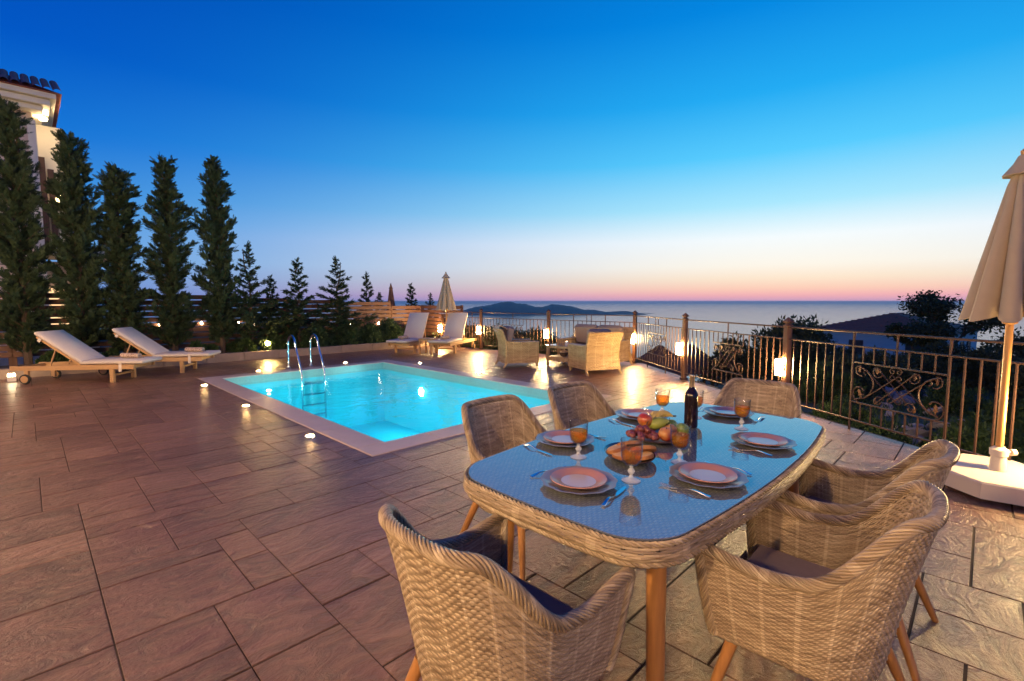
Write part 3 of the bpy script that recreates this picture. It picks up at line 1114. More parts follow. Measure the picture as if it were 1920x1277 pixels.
def ornament(par, c, w, z0, z1, r=.0075):
    """scroll panel between two uprights: C-scrolls at the sides, crossing bars with curls in the middle, leaves"""
    h_ = z1 - z0
    zc = (z0 + z1) / 2
    for zz in (z0, z1):
        MB().bar((c - w / 2, 0, zz), (c + w / 2, 0, zz), .016, .016).build('panel_bar', 'iron', par)

    def sc(pts, rr=r):
        MB().tube(pts, rr, 6).build('scroll', 'iron', par, True)
    for s in (-1, 1):
        # big C scroll leaning on the side, curled in at both ends
        ex = c + s * w * .46
        up = spiral(c + s * w * .40, z1 - h_ * .17, h_ * .155, h_ * .10, R(90) + s * R(-200), s * .55, 14)[::-1]
        arc = []
        for k in range(13):
            a = R(80) - R(160) * k / 12
            arc.append((ex - s * w * .24 * math.cos(a) + s * w * .02, 0, zc + h_ * .42 * math.sin(a)))
        dn = spiral(c + s * w * .40, z0 + h_ * .23, h_ * .21, h_ * .15, R(-90) + s * R(10), s * .62, 14)
        sc(up)
        sc(arc, r * 1.2)
        sc(dn, r * 1.1)
        l1 = leaf_mesh(.032, .075).build('leaf', 'iron_leaf', par, False, (c + s * w * .41, 0, z1 - h_ * .25))
        l2 = leaf_mesh(.045, .10).build('leaf', 'iron_leaf', par, False, (c + s * w * .41, 0, z0 + h_ * .34))
        l2.rotation_euler = (0, R(180 if s > 0 else 160), 0)
        # smaller scrolls near the top and the bottom
        sc(spiral(c + s * w * .20, z1 - h_ * .16, h_ * .15, h_ * .06, R(200 if s > 0 else -20), s * .95, 16))
        sc(spiral(c + s * w * .17, z0 + h_ * .14, h_ * .13, h_ * .05, R(160 if s > 0 else 20), -s * .95, 16))
        leaf_mesh(.035, .07).build('leaf', 'iron_leaf', par, False, (c + s * w * .20, 0, z1 - h_ * .22))
        leaf_mesh(.035, .065).build('leaf', 'iron_leaf', par, False, (c + s * w * .21, 0, z0 + h_ * .05))
        # diagonals with curled ends
        for q in (-.13, .02, .17):
            a = Vector((c + w * (-.20 + q) * s, 0, z1 - h_ * (.12 + abs(q) * .5)))
            e_ = Vector((c + w * (.16 + q) * s, 0, z0 + h_ * (.10 + abs(q - .05) * .4)))
            d = (e_ - a).normalized()
            n_ = Vector((d.z, 0, -d.x)) * s
            cur = [a + n_ * h_ * .05 * (1 - math.cos(t_)) - d * h_ * .05 * math.sin(t_) for t_ in [math.pi * 1.3 * k / 7 for k in range(7, 0, -1)]]
            cue = [e_ - n_ * h_ * .05 * (1 - math.cos(t_)) + d * h_ * .05 * math.sin(t_) for t_ in [math.pi * 1.3 * k / 7 for k in range(1, 8)]]
            off = Vector((0, s * r * .9, 0))
            sc([p + off for p in cur + [a.lerp(e_, k / 4) for k in range(5)] + cue], r * .9)
    sc(spiral(c - .035, z1 - .045, .034, .012, R(90), 1.1, 12), r * .8)
    sc(spiral(c + .035, z1 - .045, .034, .012, R(90), -1.1, 12), r * .8)


def railing(a, b_, label, pan=True, pw=.40, start=0.0, end=0.0):
    L, ang = dirn(a, b_)
    t_ = thing('iron_railing', label, 'railing', (a[0], a[1], 0), ang, 'iron railing round the terrace edge')
    s0, s1 = .05 + start, L - .05 - end
    MB().bar((s0, 0, ZT), (s1, 0, ZT), .028, .022, bev=.004).build('top_rail', 'iron', t_)
    MB().bar((s0, 0, ZM), (s1, 0, ZM), .022, .018, bev=.003).build('second_rail', 'iron', t_)
    MB().bar((s0, 0, ZB), (s1, 0, ZB), .022, .018, bev=.003).build('bottom_rail', 'iron', t_)
    w = L * .345 if pan else 0
    c = L / 2
    z0, z1 = .34, .80
    n = max(6, round(L / .131))
    tall = {round(n * k) for k in ((.5 - .345 / 2), (.5 + .345 / 2), .5)} if pan else {n // 3, 2 * n // 3}
    for k in range(1, n):
        s = L * k / n
        ins = pan and abs(s - c) < w / 2 - .03
        if ins:
            key = ('u', 'd')
            for kk, za, zb_ in (('u', z1, ZM), ('d', ZB, z0)):
                if kk not in rail_cache:
                    rail_cache[kk] = MB().box((0, 0, (za + zb_) / 2), (.013, .013, zb_ - za)).mesh('baluster', 'iron')
                link('baluster', rail_cache[kk], t_, (s, 0, 0))
            if abs(s - c) < L / n * .6:
                if 'm' not in rail_cache:
                    rail_cache['m'] = MB().box((0, 0, (ZM + ZT) / 2), (.015, .015, ZT - ZM)).mesh('upright', 'iron')
                link('upright', rail_cache['m'], t_, (s, 0, 0))
        else:
            edge = pan and (abs(abs(s - c) - w / 2) < L / n * .5)
            kk = 'tall' if (edge or k in tall) else 'b'
            if kk not in rail_cache:
                za, zb_ = (0.0, ZT) if kk == 'tall' else (ZB, ZM)
                q = .018 if kk == 'tall' else .014
                rail_cache[kk] = MB().box((0, 0, (za + zb_) / 2), (q, q, zb_ - za)).mesh('upright' if kk == 'tall' else 'baluster', 'iron')
            link('upright' if kk == 'tall' else 'baluster', rail_cache[kk], t_, (s, 0, 0))
    if pan:
        # snap the panel to the uprights
        es = [L * k / n for k in range(1, n) if abs(abs(L * k / n - c) - w / 2) < L / n * .5]
        lo, hi = min(es), max(es)
        ornament(t_, (lo + hi) / 2, hi - lo - .01, z0, z1)
    return t_


railing(F0, FA, 'short run of iron railing between the slatted fence and the first lamp post', False)
railing(FA, FB, 'iron railing with scroll panel behind the wicker armchair, sea beyond')
railing(FB, FC, 'iron railing with scroll panel behind the wicker sofa, sea beyond')
railing(FC, FD, 'iron railing with scroll panel at the bend, pyramid roofs beyond')
railing(FD, FE, 'iron railing with scroll panel in front of the dark bushes')
railing(FE, FH, 'iron railing with large leafy scroll panel beside the parasol base')
railing(FH, FI, 'iron railing continuing past the parasol', False)

post_labels = ['brown capped railing post beside the sun lounger with lamp', 'brown capped railing post between armchair and sofa',
               'brown capped corner railing post behind the sofa end', 'brown capped railing post before the pyramid roofs',
               'brown capped railing post beyond the dining table head chair', 'brown capped railing post beside the parasol base']
lamp_labels = ['glowing cylinder lamp on the railing post beside the sun lounger', 'glowing cylinder lamp on the railing post between armchair and sofa',
               'glowing cylinder lamp on the corner railing post behind the sofa end', 'glowing cylinder lamp on the railing post before the pyramid roofs',
               'glowing cylinder lamp on the railing post beyond the head chair', 'glowing cylinder lamp on the railing post beside the parasol base']
post0 = lamp0 = None
inward = Vector((-.82, .57))
for i, (p, lab) in enumerate(zip((FA, FB, FC, FD, FE, FH), post_labels)):
    ang = R(2) if i < 3 else R(-35)
    if post0 is None:
        post0 = thing('railing_post', lab, 'post', (p[0], p[1], 0), ang, 'posts of the terrace railing')
        MB().box((0, 0, .57), (.078, .078, 1.14), None, 1, .005).build('shaft', 'post_wood', post0)
        MB().box((0, 0, .02), (.11, .11, .04), None, 1, .004).build('foot', 'iron', post0)
        MB().lathe([(.052, 1.14), (.052, 1.155), (.062, 1.16), (.062, 1.175), (.038, 1.185), (.036, 1.20), (.066, 1.215), (.068, 1.228), (.0, 1.285)], 4).build('cap', 'post_wood', post0, False, (0, 0, .0), R(45))
    else:
        copy_tree(post0, None, lab, (p[0], p[1], 0), ang)
    # lamp on the terrace side of the post
    d = Vector((-1, .0)) if i < 3 else inward
    la = math.atan2(d.y, d.x)
    if lamp0 is None:
        lamp0 = thing('post_lamp', lamp_labels[i], 'lamp', (p[0] + d.x * .11, p[1] + d.y * .11, .60), la, 'lamps on the railing posts')
        MB().box((-.052, 0, .0), (.022, .06, .12), None, 1, .003).build('bracket', 'lantern_metal', lamp0)
        MB().lathe([(.0, -.11), (.047, -.11), (.050, -.10), (.050, .10), (.047, .11), (.0, .11)], 18).build('shade', 'lamp_glow', lamp0, True)
        MB().lathe([(.0, .1115), (.049, .1115), (.046, .118), (.0, .120)], 18).build('cover', 'lantern_metal', lamp0, True)
        MB().lathe([(.0, -.122), (.047, -.122), (.049, -.1115), (.0, -.1115)], 18).build('base_ring', 'lantern_metal', lamp0, True)
    else:
        copy_tree(lamp0, None, lamp_labels[i], (p[0] + d.x * .11, p[1] + d.y * .11, .60), la)
copy_tree(lamp0, None, 'glowing cylinder lamp on the garden gate post behind the loungers', (9.72, 13.0, .60), R(180))

# small gate by the slatted fence
gt = thing('garden_gate', 'iron gate with brown posts beside the slatted fence behind the loungers', 'gate', (9.86, 12.2, 0), R(90))
for s in (.0, .86):
    MB().box((s, 0, .53), (.075, .075, 1.06), None, 1, .005).build('gate_post', 'post_wood', gt)
MB().bar((.05, 0, 1.0), (.82, 0, 1.0), .02, .03).build('top_rail', 'iron', gt)
MB().bar((.05, 0, .12), (.82, 0, .12), .02, .03).build('bottom_rail', 'iron', gt)
gb = MB().box((0, 0, .56), (.014, .014, .86)).mesh('baluster', 'iron')
for k in range(8):
    link('baluster', gb, gt, (.11 + .093 * k, 0, 0))

# ================================================================== SLATTED TIMBER FENCE
SP = .138


def slat_section(x0, y0, x1, y1, top, base, label):
    L, ang = dirn((x0, y0), (x1, y1))
    t_ = thing('slatted_fence', label, 'fence', (x0, y0, base), ang, 'slatted timber fence behind the trees')
    hgt = top - base
    for s in (0.03, L - .03):
        MB().box((s, .05, hgt / 2), (.07, .07, hgt + .02), None, 1, .004).build('fence_post', 'fence_wood', t_)
    n = int((hgt - .06) / SP)
    me = MB().box((0, 0, 0), (L - .02, .022, SP - .026), None, 1, .003).mesh('slat', 'fence_wood')
    for k in range(n):
        o = link('slat', me, t_, (L / 2, rnd.uniform(-.002, .002), hgt - .065 - k * SP))
        o.rotation_euler = (0, rnd.uniform(-.0015, .0015), 0)
    return t_


FY = 14.5
secs = [(-2.2, -.25, 1.69, 'behind the tall cypress next to the lit house'), (-.25, 1.75, 1.69, 'behind the two left loungers and cypresses'), (1.75, 3.75, 1.67, 'behind the last tall cypresses'), (3.75, 5.35, 1.60, 'behind the small conifers near the garden spotlight'),
        (5.35, 7.0, 1.55, 'behind the small conifers and ladder'), (7.0, 8.78, 1.49, 'rising above the rounded hedge shrubs'), (8.78, 10.0, 1.35, 'lower step of timber above the hedge end')]
for x0, x1, tp, w in secs:
    slat_section(x0, FY, x1, FY, tp, .14, 'horizontal brown slatted timber fence panel ' + w)
slat_section(10.0, FY, 10.0, 12.22, 1.36, 0.05, 'horizontal brown slatted timber fence panel behind the closed far parasol')

sl0 = None
for i, (x, z) in enumerate([(2.29, .93), (3.18, .93), (4.05, .90), (4.45, .85), (6.46, .88), (7.24, .79), (8.27, .76)]):
    lab = 'tiny bulb lamp glowing on the slatted fence among the foliage'
    if sl0 is None:
        sl0 = thing('fence_lamp', lab, 'lamp', (x, FY - .03, z), 0, 'tiny lamps on the slatted fence')
        MB().box((0, -.02, .055), (.05, .06, .012), None, 1, .002).build('cap', 'lantern_metal', sl0)
        MB().lathe([(0, -.03), (.018, -.025), (.025, 0), (.018, .03), (.012, .048)], 12).build('bulb', 'small_glow', sl0, True, (0, -.03, 0))
    else:
        copy_tree(sl0, None, lab, (x, FY - .03, z))
sp = thing('garden_spotlight', 'yellow garden spotlight on a stake lighting the hedge by the ladder', 'spotlight', (4.49, 13.66, .14), R(-90))
MB().tube([(0, 0, -.05), (0, 0, .17)], .009, 8).build('stake', 'lantern_metal', sp, True)
hd = MB()
hd.lathe([(.03, -.06), (.045, -.05), (.055, .05)], 16)
hm = Matrix.Rotation(R(75), 4, 'Y')
hd.v = [tuple(hm @ Vector(q)) for q in hd.v]
hd.build('housing', 'lantern_metal', sp, True, (0, 0, .23))
hl = MB().lathe([(.054, .040), (.056, .056), (.040, .072), (.0, .080)], 16)
hl.v = [tuple(hm @ Vector(q)) for q in hl.v]
hl.build('lens', 'spot_glow', sp, True, (0, 0, .23))
cl = thing('cube_lamp', 'small white cube lamp glowing on the terrace by the kerb', 'lamp', (-.26, 12.95, 0))
MB().box((0, 0, .05), (.12, .12, .10), None, 1, .006).build('housing', 'candle_white', cl)
MB().box((0, 0, .123), (.10, .10, .045), None, 1, .006).build('glow_top', 'small_glow', cl)


# ================================================================== PLANTING
def leaves_mesh(name, tris, mat):
    """tris: (n,3,3) numpy"""
    n = len(tris)
    me = bpy.data.meshes.new(name)
    me.vertices.add(n * 3)
    me.vertices.foreach_set('co', tris.reshape(-1).astype(np.float32))
    me.loops.add(n * 3)
    me.polygons.add(n)
    me.loops.foreach_set('vertex_index', np.arange(n * 3, dtype=np.int32))
    me.polygons.foreach_set('loop_start', np.arange(0, n * 3, 3, dtype=np.int32))
    me.polygons.foreach_set('loop_total', np.full(n, 3, np.int32))
    me.materials.append(M(mat))
    me.update(calc_edges=True)
    return me


def spray_template(rng, n=9, L=1.0):
    """a flat, feathery conifer spray along +X"""
    tr = []
    for k in range(n):
        t_ = (k + .6) / n
        x = t_ * L
        w = (.46 * (1 - t_) ** .7 + .10) * L
        for s in (-1, 1):
            a = rng.uniform(.6, .95)
            d = np.array([math.cos(a), s * math.sin(a), rng.uniform(-.22, .18)])
            p = np.array([x, 0, 0])
            e_ = p + d * w
            nrm = np.array([-d[1], d[0], rng.uniform(-.5, .5)]) * .075 * L
            tr.append([p - nrm * .6, p + nrm * .6 + np.array([.04 * L, 0, 0]), e_])
            m = p + d * w * .5
            d2 = np.array([math.cos(a * .3), s * math.sin(a * .3), .12])
            tr.append([m - nrm * .5, m + nrm * .5, m + d2 * w * .55])
    tr.append([np.array([L * .7, -.04 * L, 0]), np.array([L * .7, .04 * L, 0]), np.array([L * 1.2, 0, .04 * L])])
    return np.array(tr)


def basis(d, roll):
    d = d / np.linalg.norm(d)
    a = np.array([0, 0, 1.0]) if abs(d[2]) < .9 else np.array([1.0, 0, 0])
    s = np.cross(a, d)
    s /= np.linalg.norm(s)
    u = np.cross(d, s)
    c, q = math.cos(roll), math.sin(roll)
    return np.stack([d, s * c + u * q, -s * q + u * c], 0)     # rows


def conifer(seed, h_, rad, kind, sprays):
    """crown tris, limb MB for a conifer of height h_"""
    rng = random.Random(seed)
    tm = [spray_template(rng) for _ in range(5)]
    out = []
    wood = MB()
    wood.tube([(rng.uniform(-.02, .02) * k, rng.uniform(-.02, .02) * k, h_ * .95 * k / 6) for k in range(7)], [.055 * h_ / 4 * (1 - k / 6.6) + .006 for k in range(7)], 7)
    lumps = [(rng.uniform(0, 6.28), rng.uniform(.1, .95), rng.uniform(.15, .34)) for _ in range(16)]
    if kind == 'column':
        def prof(t_):
            return rad * min(1, t_ / .12 + .5) * (1 - (max(0, t_ - .55) / .45) ** 1.8 * .78) * (1 + .15 * math.sin(t_ * 23 + seed))
    else:
        def prof(t_):
            return rad * (1.04 - t_) ** .9 * (1 + .10 * math.sin(t_ * 31 + seed))
    # limbs
    nl = int(h_ * (34 if kind == 'column' else 18))
    limbs = []
    for k in range(nl):
        t_ = .05 + .93 * k / nl if kind == 'column' else .06 + .92 * k / nl
        a = k * 2.4 + rng.uniform(-.4, .4)
        L = prof(t_) * (rng.uniform(.55, 1.15) if rng.random() < .85 else rng.uniform(1.15, 1.55))
        rise = rng.uniform(.55, .95) if kind == 'column' else rng.uniform(.10, .42) + .35 * t_
        b0 = np.array([0, 0, h_ * t_])
        tip = b0 + np.array([math.cos(a) * L, math.sin(a) * L, L * rise])
        limbs.append((b0, tip, L))
        wood.tube([b0, b0 * .5 + tip * .5 + np.array([0, 0, -.04 * L]), tip], [.010 * h_ / 4 + .002, .006, .002], 4, False)
    tot = sum(l[2] for l in limbs)
    for b0, tip, L in limbs:
        n = max(4, int(sprays * L / tot))
        for k in range(n):
            q = rng.random() ** (.75)
            p = b0 + (tip - b0) * q
            az = math.atan2(tip[1] - b0[1], tip[0] - b0[0]) + rng.gauss(0, .75)
            el = rng.gauss(.75 if kind == 'column' else .18, .38)
            d = np.array([math.cos(az) * math.cos(el), math.sin(az) * math.cos(el), math.sin(el)])
            sp_ = .05 * L
            p = p + np.array([rng.gauss(0, sp_), rng.gauss(0, sp_), rng.gauss(0, sp_ * .8)])
            s = (rng.uniform(.07, .17) if kind == 'column' else rng.uniform(.10, .22)) * (h_ / 4.5) ** .35 * (1.0 if kind == 'column' else (.95 - .35 * p[2] / h_))
            out.append(tm[rng.randrange(5)] * s @ basis(d, rng.gauss(0, .6)) + p)
    # leader
    for k in range(26):
        t_ = rng.uniform(.86, 1.0)
        az = rng.uniform(0, 6.28)
        el = rng.uniform(.5, 1.3)
        d = np.array([math.cos(az) * math.cos(el), math.sin(az) * math.cos(el), math.sin(el)])
        out.append(tm[k % 5] * rng.uniform(.08, .15) @ basis(d, rng.gauss(0, .6)) + np.array([0, 0, h_ * t_]))
    return np.concatenate(out), wood


conif_cache = {}


def plant_conifer(key, spec, x, y, z, s, rz, name, label, group):
    if key not in conif_cache:
        tr, wd_ = conifer(*spec)
        conif_cache[key] = (leaves_mesh('crown', tr, 'leaf_cypress'), wd_.mesh('trunk', 'bark', True))
    cm, wm = conif_cache[key]
    t_ = thing(name, label, 'tree', (x, y, z), rz, group)
    t_.scale = s if isinstance(s, tuple) else (s, s, s)
    link('trunk', wm, t_)
    link('crown', cm, t_)
    return t_


TY = 13.98
g1 = 'tall columnar cypresses along the fence'
A1 = (11, 5.0, .37, 'column', 7000)
A2 = (12, 4.6, .39, 'column', 7000)
A3 = (13, 4.9, .37, 'column', 7000)
plant_conifer('a1', A1, -.02, TY, .12, (1.0, 1.0, 1.05), .3, 'cypress_tree', 'tall dense columnar cypress in front of the lit house wall', g1)
plant_conifer('a2', A2, .86, TY + .02, .12, (.98, .98, 1.06), 1.9, 'cypress_tree', 'tall columnar cypress beside the house balcony, behind the first lounger', g1)
plant_conifer('a3', A3, 1.58, TY, .12, (1.0, 1.0, .89), 4.0, 'cypress_tree', 'shorter columnar cypress with ragged top behind the two loungers', g1)
plant_conifer('a1', A1, 2.50, TY, .12, (1.0, 1.0, .94), 2.7, 'cypress_tree', 'columnar cypress with broad top between ragged and slender cypresses', g1)
plant_conifer('a4', (14, 4.9, .35, 'column', 6600), 3.52, TY, .12, (.94, .94, 1.02), 1.1, 'cypress_tree', 'slender columnar cypress last in the tall row', g1)
B1 = (21, 2.9, .80, 'cone', 3600)
B2 = (22, 2.6, .72, 'cone', 3400)
g2 = 'small conifers along the fence'
plant_conifer('b1', B1, 4.22, TY, .12, (.92, .92, 1.0), .4, 'young_conifer', 'young airy conifer next to the slender tall cypress', g2)
plant_conifer('b2', B2, 4.86, TY + .3, .12, (.75, .75, .80), 2.4, 'young_conifer', 'smallest conifer half hidden between two larger young ones', g2)
plant_conifer('b2', B2, 5.47, TY, .12, (.95, .95, .98), 1.4, 'young_conifer', 'young conifer directly behind the pool ladder', g2)
plant_conifer('b1', B1, 6.62, TY, .12, (1.0, 1.0, .925), 3.2, 'young_conifer', 'broad young conifer with tiered branches above the hedge', g2)
g3 = 'small conifers beyond the slatted fence'
plant_conifer('b2', B2, 8.5, 15.6, -.25, (.8, .8, 1.05), .2, 'young_conifer', 'conifer tip beyond the slatted fence left of the dark parasol', g3)
plant_conifer('b1', B1, 9.15, 15.9, -.3, (.9, .9, .72), 1.2, 'young_conifer', 'low conifer beside the dark parasol beyond the fence', g3)
plant_conifer('b2', B2, 10.25, 15.5, -.25, (.9, .9, .92), 2.2, 'young_conifer', 'bushy conifer beyond the fence between dark and cream parasols', g3)
plant_conifer('b1', B1, 11.15, 15.5, -.3, (.7, .7, .72), 5.2, 'young_conifer', 'small conifer beyond the fence next to the cream parasol', g3)


def shrub(seed, rx, ry, h_, n, leafl, mat, flat=0.0):
    """leafy mound: leaves on many twig ends spread through the volume"""
    rng = random.Random(seed)
    cl_ = []
    for _ in range(max(14, int(n / 90))):
        a = rng.uniform(0, 6.28)
        r = rng.random() ** .5
        q = rng.random()
        cl_.append((np.array([math.cos(a) * r * rx * .86 * (1.05 - .35 * q), math.sin(a) * r * ry * .86 * (1.05 - .35 * q), h_ * (.12 + .80 * q * (1 - .45 * r * r))]), rng.uniform(.10, .24) * h_))
    out = []
    for k in range(n):
        c, s = cl_[rng.randrange(len(cl_))]
        d = np.array([rng.gauss(0, 1), rng.gauss(0, 1), rng.gauss(.25, .8)])
        d /= np.linalg.norm(d)
        p = c + d * s * rng.uniform(.35, 1.0)
        if p[2] < .01:
            p[2] = rng.uniform(.01, .1)
        dd = d + np.array([rng.gauss(0, .5), rng.gauss(0, .5), rng.gauss(.2, .4)])
        B = basis(dd, rng.uniform(0, 6.28))
        L = leafl * rng.uniform(.6, 1.25)
        q = np.array([[[0, -.22 * L, 0], [0, .22 * L, 0], [L, 0, 0]], [[0, -.22 * L, 0], [L, 0, 0], [.45 * L, -.30 * L, .06 * L]]])
        out.append(q @ B + p)
    wood = MB()
    for c, s in cl_[:14]:
        wood.tube([(0, 0, -.02), tuple(c * .5), tuple(c)], [.018, .010, .004], 5, False)
    return leaves_mesh('foliage', np.concatenate(out), mat), wood.mesh('stem', 'bark', True)


shr = {}


def plant_shrub(key, spec, x, y, z, s, rz, name, label, group, cat='shrub'):
    if key not in shr:
        shr[key] = shrub(*spec)
    f_, w_ = shr[key]
    t_ = thing(name, label, cat, (x, y, z), rz, group)
    t_.scale = s if isinstance(s, tuple) else (s, s, s)
    link('stem', w_, t_)
    link('foliage', f_, t_)
    return t_


H1 = (31, .55, .45, .85, 5200, .075, 'leaf_shrub')
H2 = (32, .50, .42, .70, 4600, .07, 'leaf_shrub')
hl_ = 'rounded leafy hedge shrub along the kerb below the slatted fence'
for i, (x, y, s, rz, k) in enumerate([(5.95, 13.93, .92, .3, 'h1'), (6.85, 13.95, 1.0, 1.2, 'h1'), (7.65, 13.95, .98, 2.6, 'h2'), (8.4, 13.97, 1.0, 4.1, 'h1'), (9.15, 13.95, .95, .9, 'h2')]):
    plant_shrub(k, H1 if k == 'h1' else H2, x, y, .1, s, rz, 'hedge_shrub', hl_, 'hedge shrubs along the kerb')
H3 = (33, .42, .30, .42, 2600, .06, 'leaf_ground')
for i, (x, y, s) in enumerate([(-.9, 13.8, 1.1), (.3, 13.72, 1.0), (1.2, 13.8, .9), (2.05, 13.75, 1.0), (3.0, 13.75, 1.1), (3.9, 13.85, 1.1), (4.75, 13.9, 1.2), (5.3, 13.8, .9)]):
    plant_shrub('h3', H3, x, y, .1, s, i * 1.7, 'bed_plant', 'low dark leafy plant at the foot of the conifers', 'low plants in the bed')

# bushes and trees on the slope beyond the railing
O1 = (41, 1.15, 1.1, 1.7, 6500, .11, 'leaf_olive')
O2 = (42, 1.3, 1.2, 1.4, 6500, .11, 'leaf_olive')
O3 = (43, 1.0, 1.0, 1.1, 4500, .10, 'leaf_ground')


def bush(key, cx_, cy_, s, rz, label, group='dark bushes on the slope beyond the railing', zoff=None):
    p = V(cx_, cy_)
    plant_shrub(key, {'o1': O1, 'o2': O2, 'o3': O3}[key], p.x, p.y, (hill_z(cx_, cy_) - .1) if zoff is None else zoff, s, rz, 'slope_bush', label, group, 'bush')


lb = 'dark olive bush on the slope beyond the iron railing'
for i, (k, x, y, s) in enumerate([
        ('o2', 8.3, 17.5, 1.25), ('o1', 9.9, 17.0, 1.32), ('o1', 11.2, 18.8, 1.3), ('o2', 13.0, 18.8, .7), ('o2', 10.4, 13.4, .85), ('o2', 14.8, 18.0, .65),
        ('o3', 7.4, 11.3, .9), ('o2', 8.3, 12.2, .8), ('o1', 12.6, 14.5, .72), ('o2', 14.6, 14.6, .95), ('o1', 17.6, 16.5, 1.35), ('o1', 15.9, 17.6, 1.0),
        ('o3', 9.6, 10.2, .75), ('o1', 11.9, 10.6, .8), ('o2', 14.0, 11.5, 1.1), ('o1', 16.3, 12.4, 1.25), ('o1', 12.0, 8.2, .95), ('o2', 14.2, 8.7, 1.15)]):
    bush(k, x, y, s, i * 1.3, lb)
lb2 = 'low green shrub just outside the iron railing'
for i, (x, y, s) in enumerate([(4.6, 8.6, .55), (5.3, 7.6, .6), (5.1, 6.6, .5), (5.6, 5.6, .62), (6.4, 6.4, .6), (5.5, 4.7, .5), (6.9, 5.3, .65), (7.6, 6.4, .6), (6.3, 4.2, .5), (8.2, 7.6, .7)]):
    bush('o3', x, y, s, i * 2.1, lb2, 'low shrubs outside the railing')
lb3 = 'dark hedge bush outside the railing on the seaward side'
for i, (x, y, s) in enumerate([(-2.0, 16.9, (1.0, 1.0, .68)), (-1.0, 16.6, (1.05, 1.0, .70)), (.1, 16.0, (1.0, 1.0, .66)), (1.0, 15.4, (.95, .9, .62)), (1.9, 14.8, (.9, .8, .56)), (-2.9, 17.6, (1.0, 1.0, .68)), (2.8, 14.0, (.8, .7, .5)), (-1.5, 17.9, (1.1, 1.1, .72)), (-.4, 17.6, (1.1, 1.1, .70)), (.7, 16.9, (1.1, 1.1, .66))]):
    bush('o2', x, y, s, i * 2.4, lb3, 'hedge outside the seaward railing', -.42)


# ragged tree at the right, behind the parasol
def open_tree(seed, h_, spread, nl, leafl):
    rng = random.Random(seed)
    wood = MB()
    tips = []

    def grow(p, d, L, r, lvl):
        q = p + d * L
        mid = p + d * L * .5 + np.array([rng.gauss(0, .06), rng.gauss(0, .06), rng.gauss(0, .04)]) * L
        wood.tube([p, mid, q], [r, r * .82, r * .66], 6 if lvl < 2 else 4, False)
        if lvl >= 4:
            tips.append(q)
            return
        if lvl >= 2:
            tips.append(mid)
        for k in range(3 if lvl < 3 else 3):
            a = rng.uniform(0, 6.28)
            s = rng.uniform(.45, .95) * spread
            nd = d + np.array([math.cos(a) * s, math.sin(a) * s, rng.uniform(-.15, .35)])
            nd /= np.linalg.norm(nd)
            grow(q, nd, L * rng.uniform(.62, .82), r * .6, lvl + 1)
    grow(np.array([0, 0, 0.0]), np.array([.08, .05, 1.0]), h_ * .26, h_ * .028, 0)
    out = []
    for k in range(nl):
        c = tips[rng.randrange(len(tips))]
        p = c + np.array([rng.gauss(0, .10), rng.gauss(0, .10), rng.gauss(0, .09)]) * h_ * .35
        d = np.array([rng.gauss(0, 1), rng.gauss(0, 1), rng.gauss(0, .7)])
        L = leafl * rng.uniform(.6, 1.2)
        q = np.array([[[0, -.26 * L, 0], [0, .26 * L, 0], [L, 0, 0]], [[0, -.26 * L, 0], [L, 0, 0], [.5 * L, -.32 * L, 0]]])
        out.append(q @ basis(d, rng.uniform(0, 6.28)) + p)
    return leaves_mesh('crown', np.concatenate(out), 'leaf_olive'), wood.mesh('trunk', 'bark', True)


for i, (x, y, h_, lab) in enumerate([(18.9, 20.5, 4.7, 'tall ragged open tree beside the closed near parasol'), (17.3, 20.3, 3.3, 'smaller ragged tree in front of the tiled roof')]):
    c_, w_ = open_tree(51 + i, h_, 1.0, 5200, .14)
    p = V(x, y)
    t_ = thing('ragged_tree', lab, 'tree', (p.x, p.y, hill_z(x, y) - .1), i * 1.1, 'trees beyond the railing')
    link('trunk', w_, t_)
    link('crown', c_, t_)

# loose stones of an old field wall on the slope
rb = 'weathered grey field stone lying on the slope beyond the railing'
rmesh = []
for k in range(4):
    rr_ = random.Random(60 + k)
    b = MB().lathe([(.0, -.5), (.55, -.42), (.9, -.1), (.85, .25), (.45, .5), (0, .55)], 8)
    b.v = [(x * rr_.uniform(.8, 1.2), y * rr_.uniform(.7, 1.1), z * rr_.uniform(.6, 1.0)) for x, y, z in b.v]
    rmesh.append(b.mesh('field_stone', 'rock'))
for k in range(42):
    x, y = rnd.uniform(5.2, 11.5), 0
    y = x * rnd.uniform(.78, 1.25) + rnd.uniform(-.4, .4)
    p = V(x, y)
    if halfplane([(p.x, p.y)] * 3, (8.94 + .35, 3.98 - .25), (5.62 + .35, -.72 - .25)):
        continue
    o = tag(link('field_stone', rmesh[k % 4], None, (p.x, p.y, hill_z(x, y) + .05), (rnd.random(), rnd.random(), rnd.random() * 6)), rb, 'stone', 'field stones on the slope')
    s = rnd.uniform(.10, .24)
    o.scale = (s * 1.3, s, s * .8)
# low ground cover
gr = random.Random(9)
out = []
for k in range(26000):
    x = gr.uniform(3.5, 17)
    y = gr.uniform(2.5, 17)
    if y < x * .55:
        continue
    p = V(x, y)
    if halfplane([(p.x, p.y)] * 3, (10.56 + .1, 6.0 - .1), (5.62 + .1, -.72 - .1)):
        continue
    if math.sin(x * 1.7) * math.sin(y * 1.3 + 1) < gr.uniform(-.6, .5):
        continue
    L = gr.uniform(.08, .22)
    d = np.array([gr.gauss(0, .5), gr.gauss(0, .5), 1.0])
    q = np.array([[[0, -.10 * L, 0], [0, .10 * L, 0], [L, 0, 0]]])
    out.append(q @ basis(d, gr.uniform(0, 6.28)) + np.array([p.x, p.y, hill_z(x, y) - .02]))
tag(link('ground_cover', leaves_mesh('ground_cover', np.concatenate(out), 'leaf_ground')), 'low weeds and grass on the slope outside the railing', 'ground cover', kind='stuff')

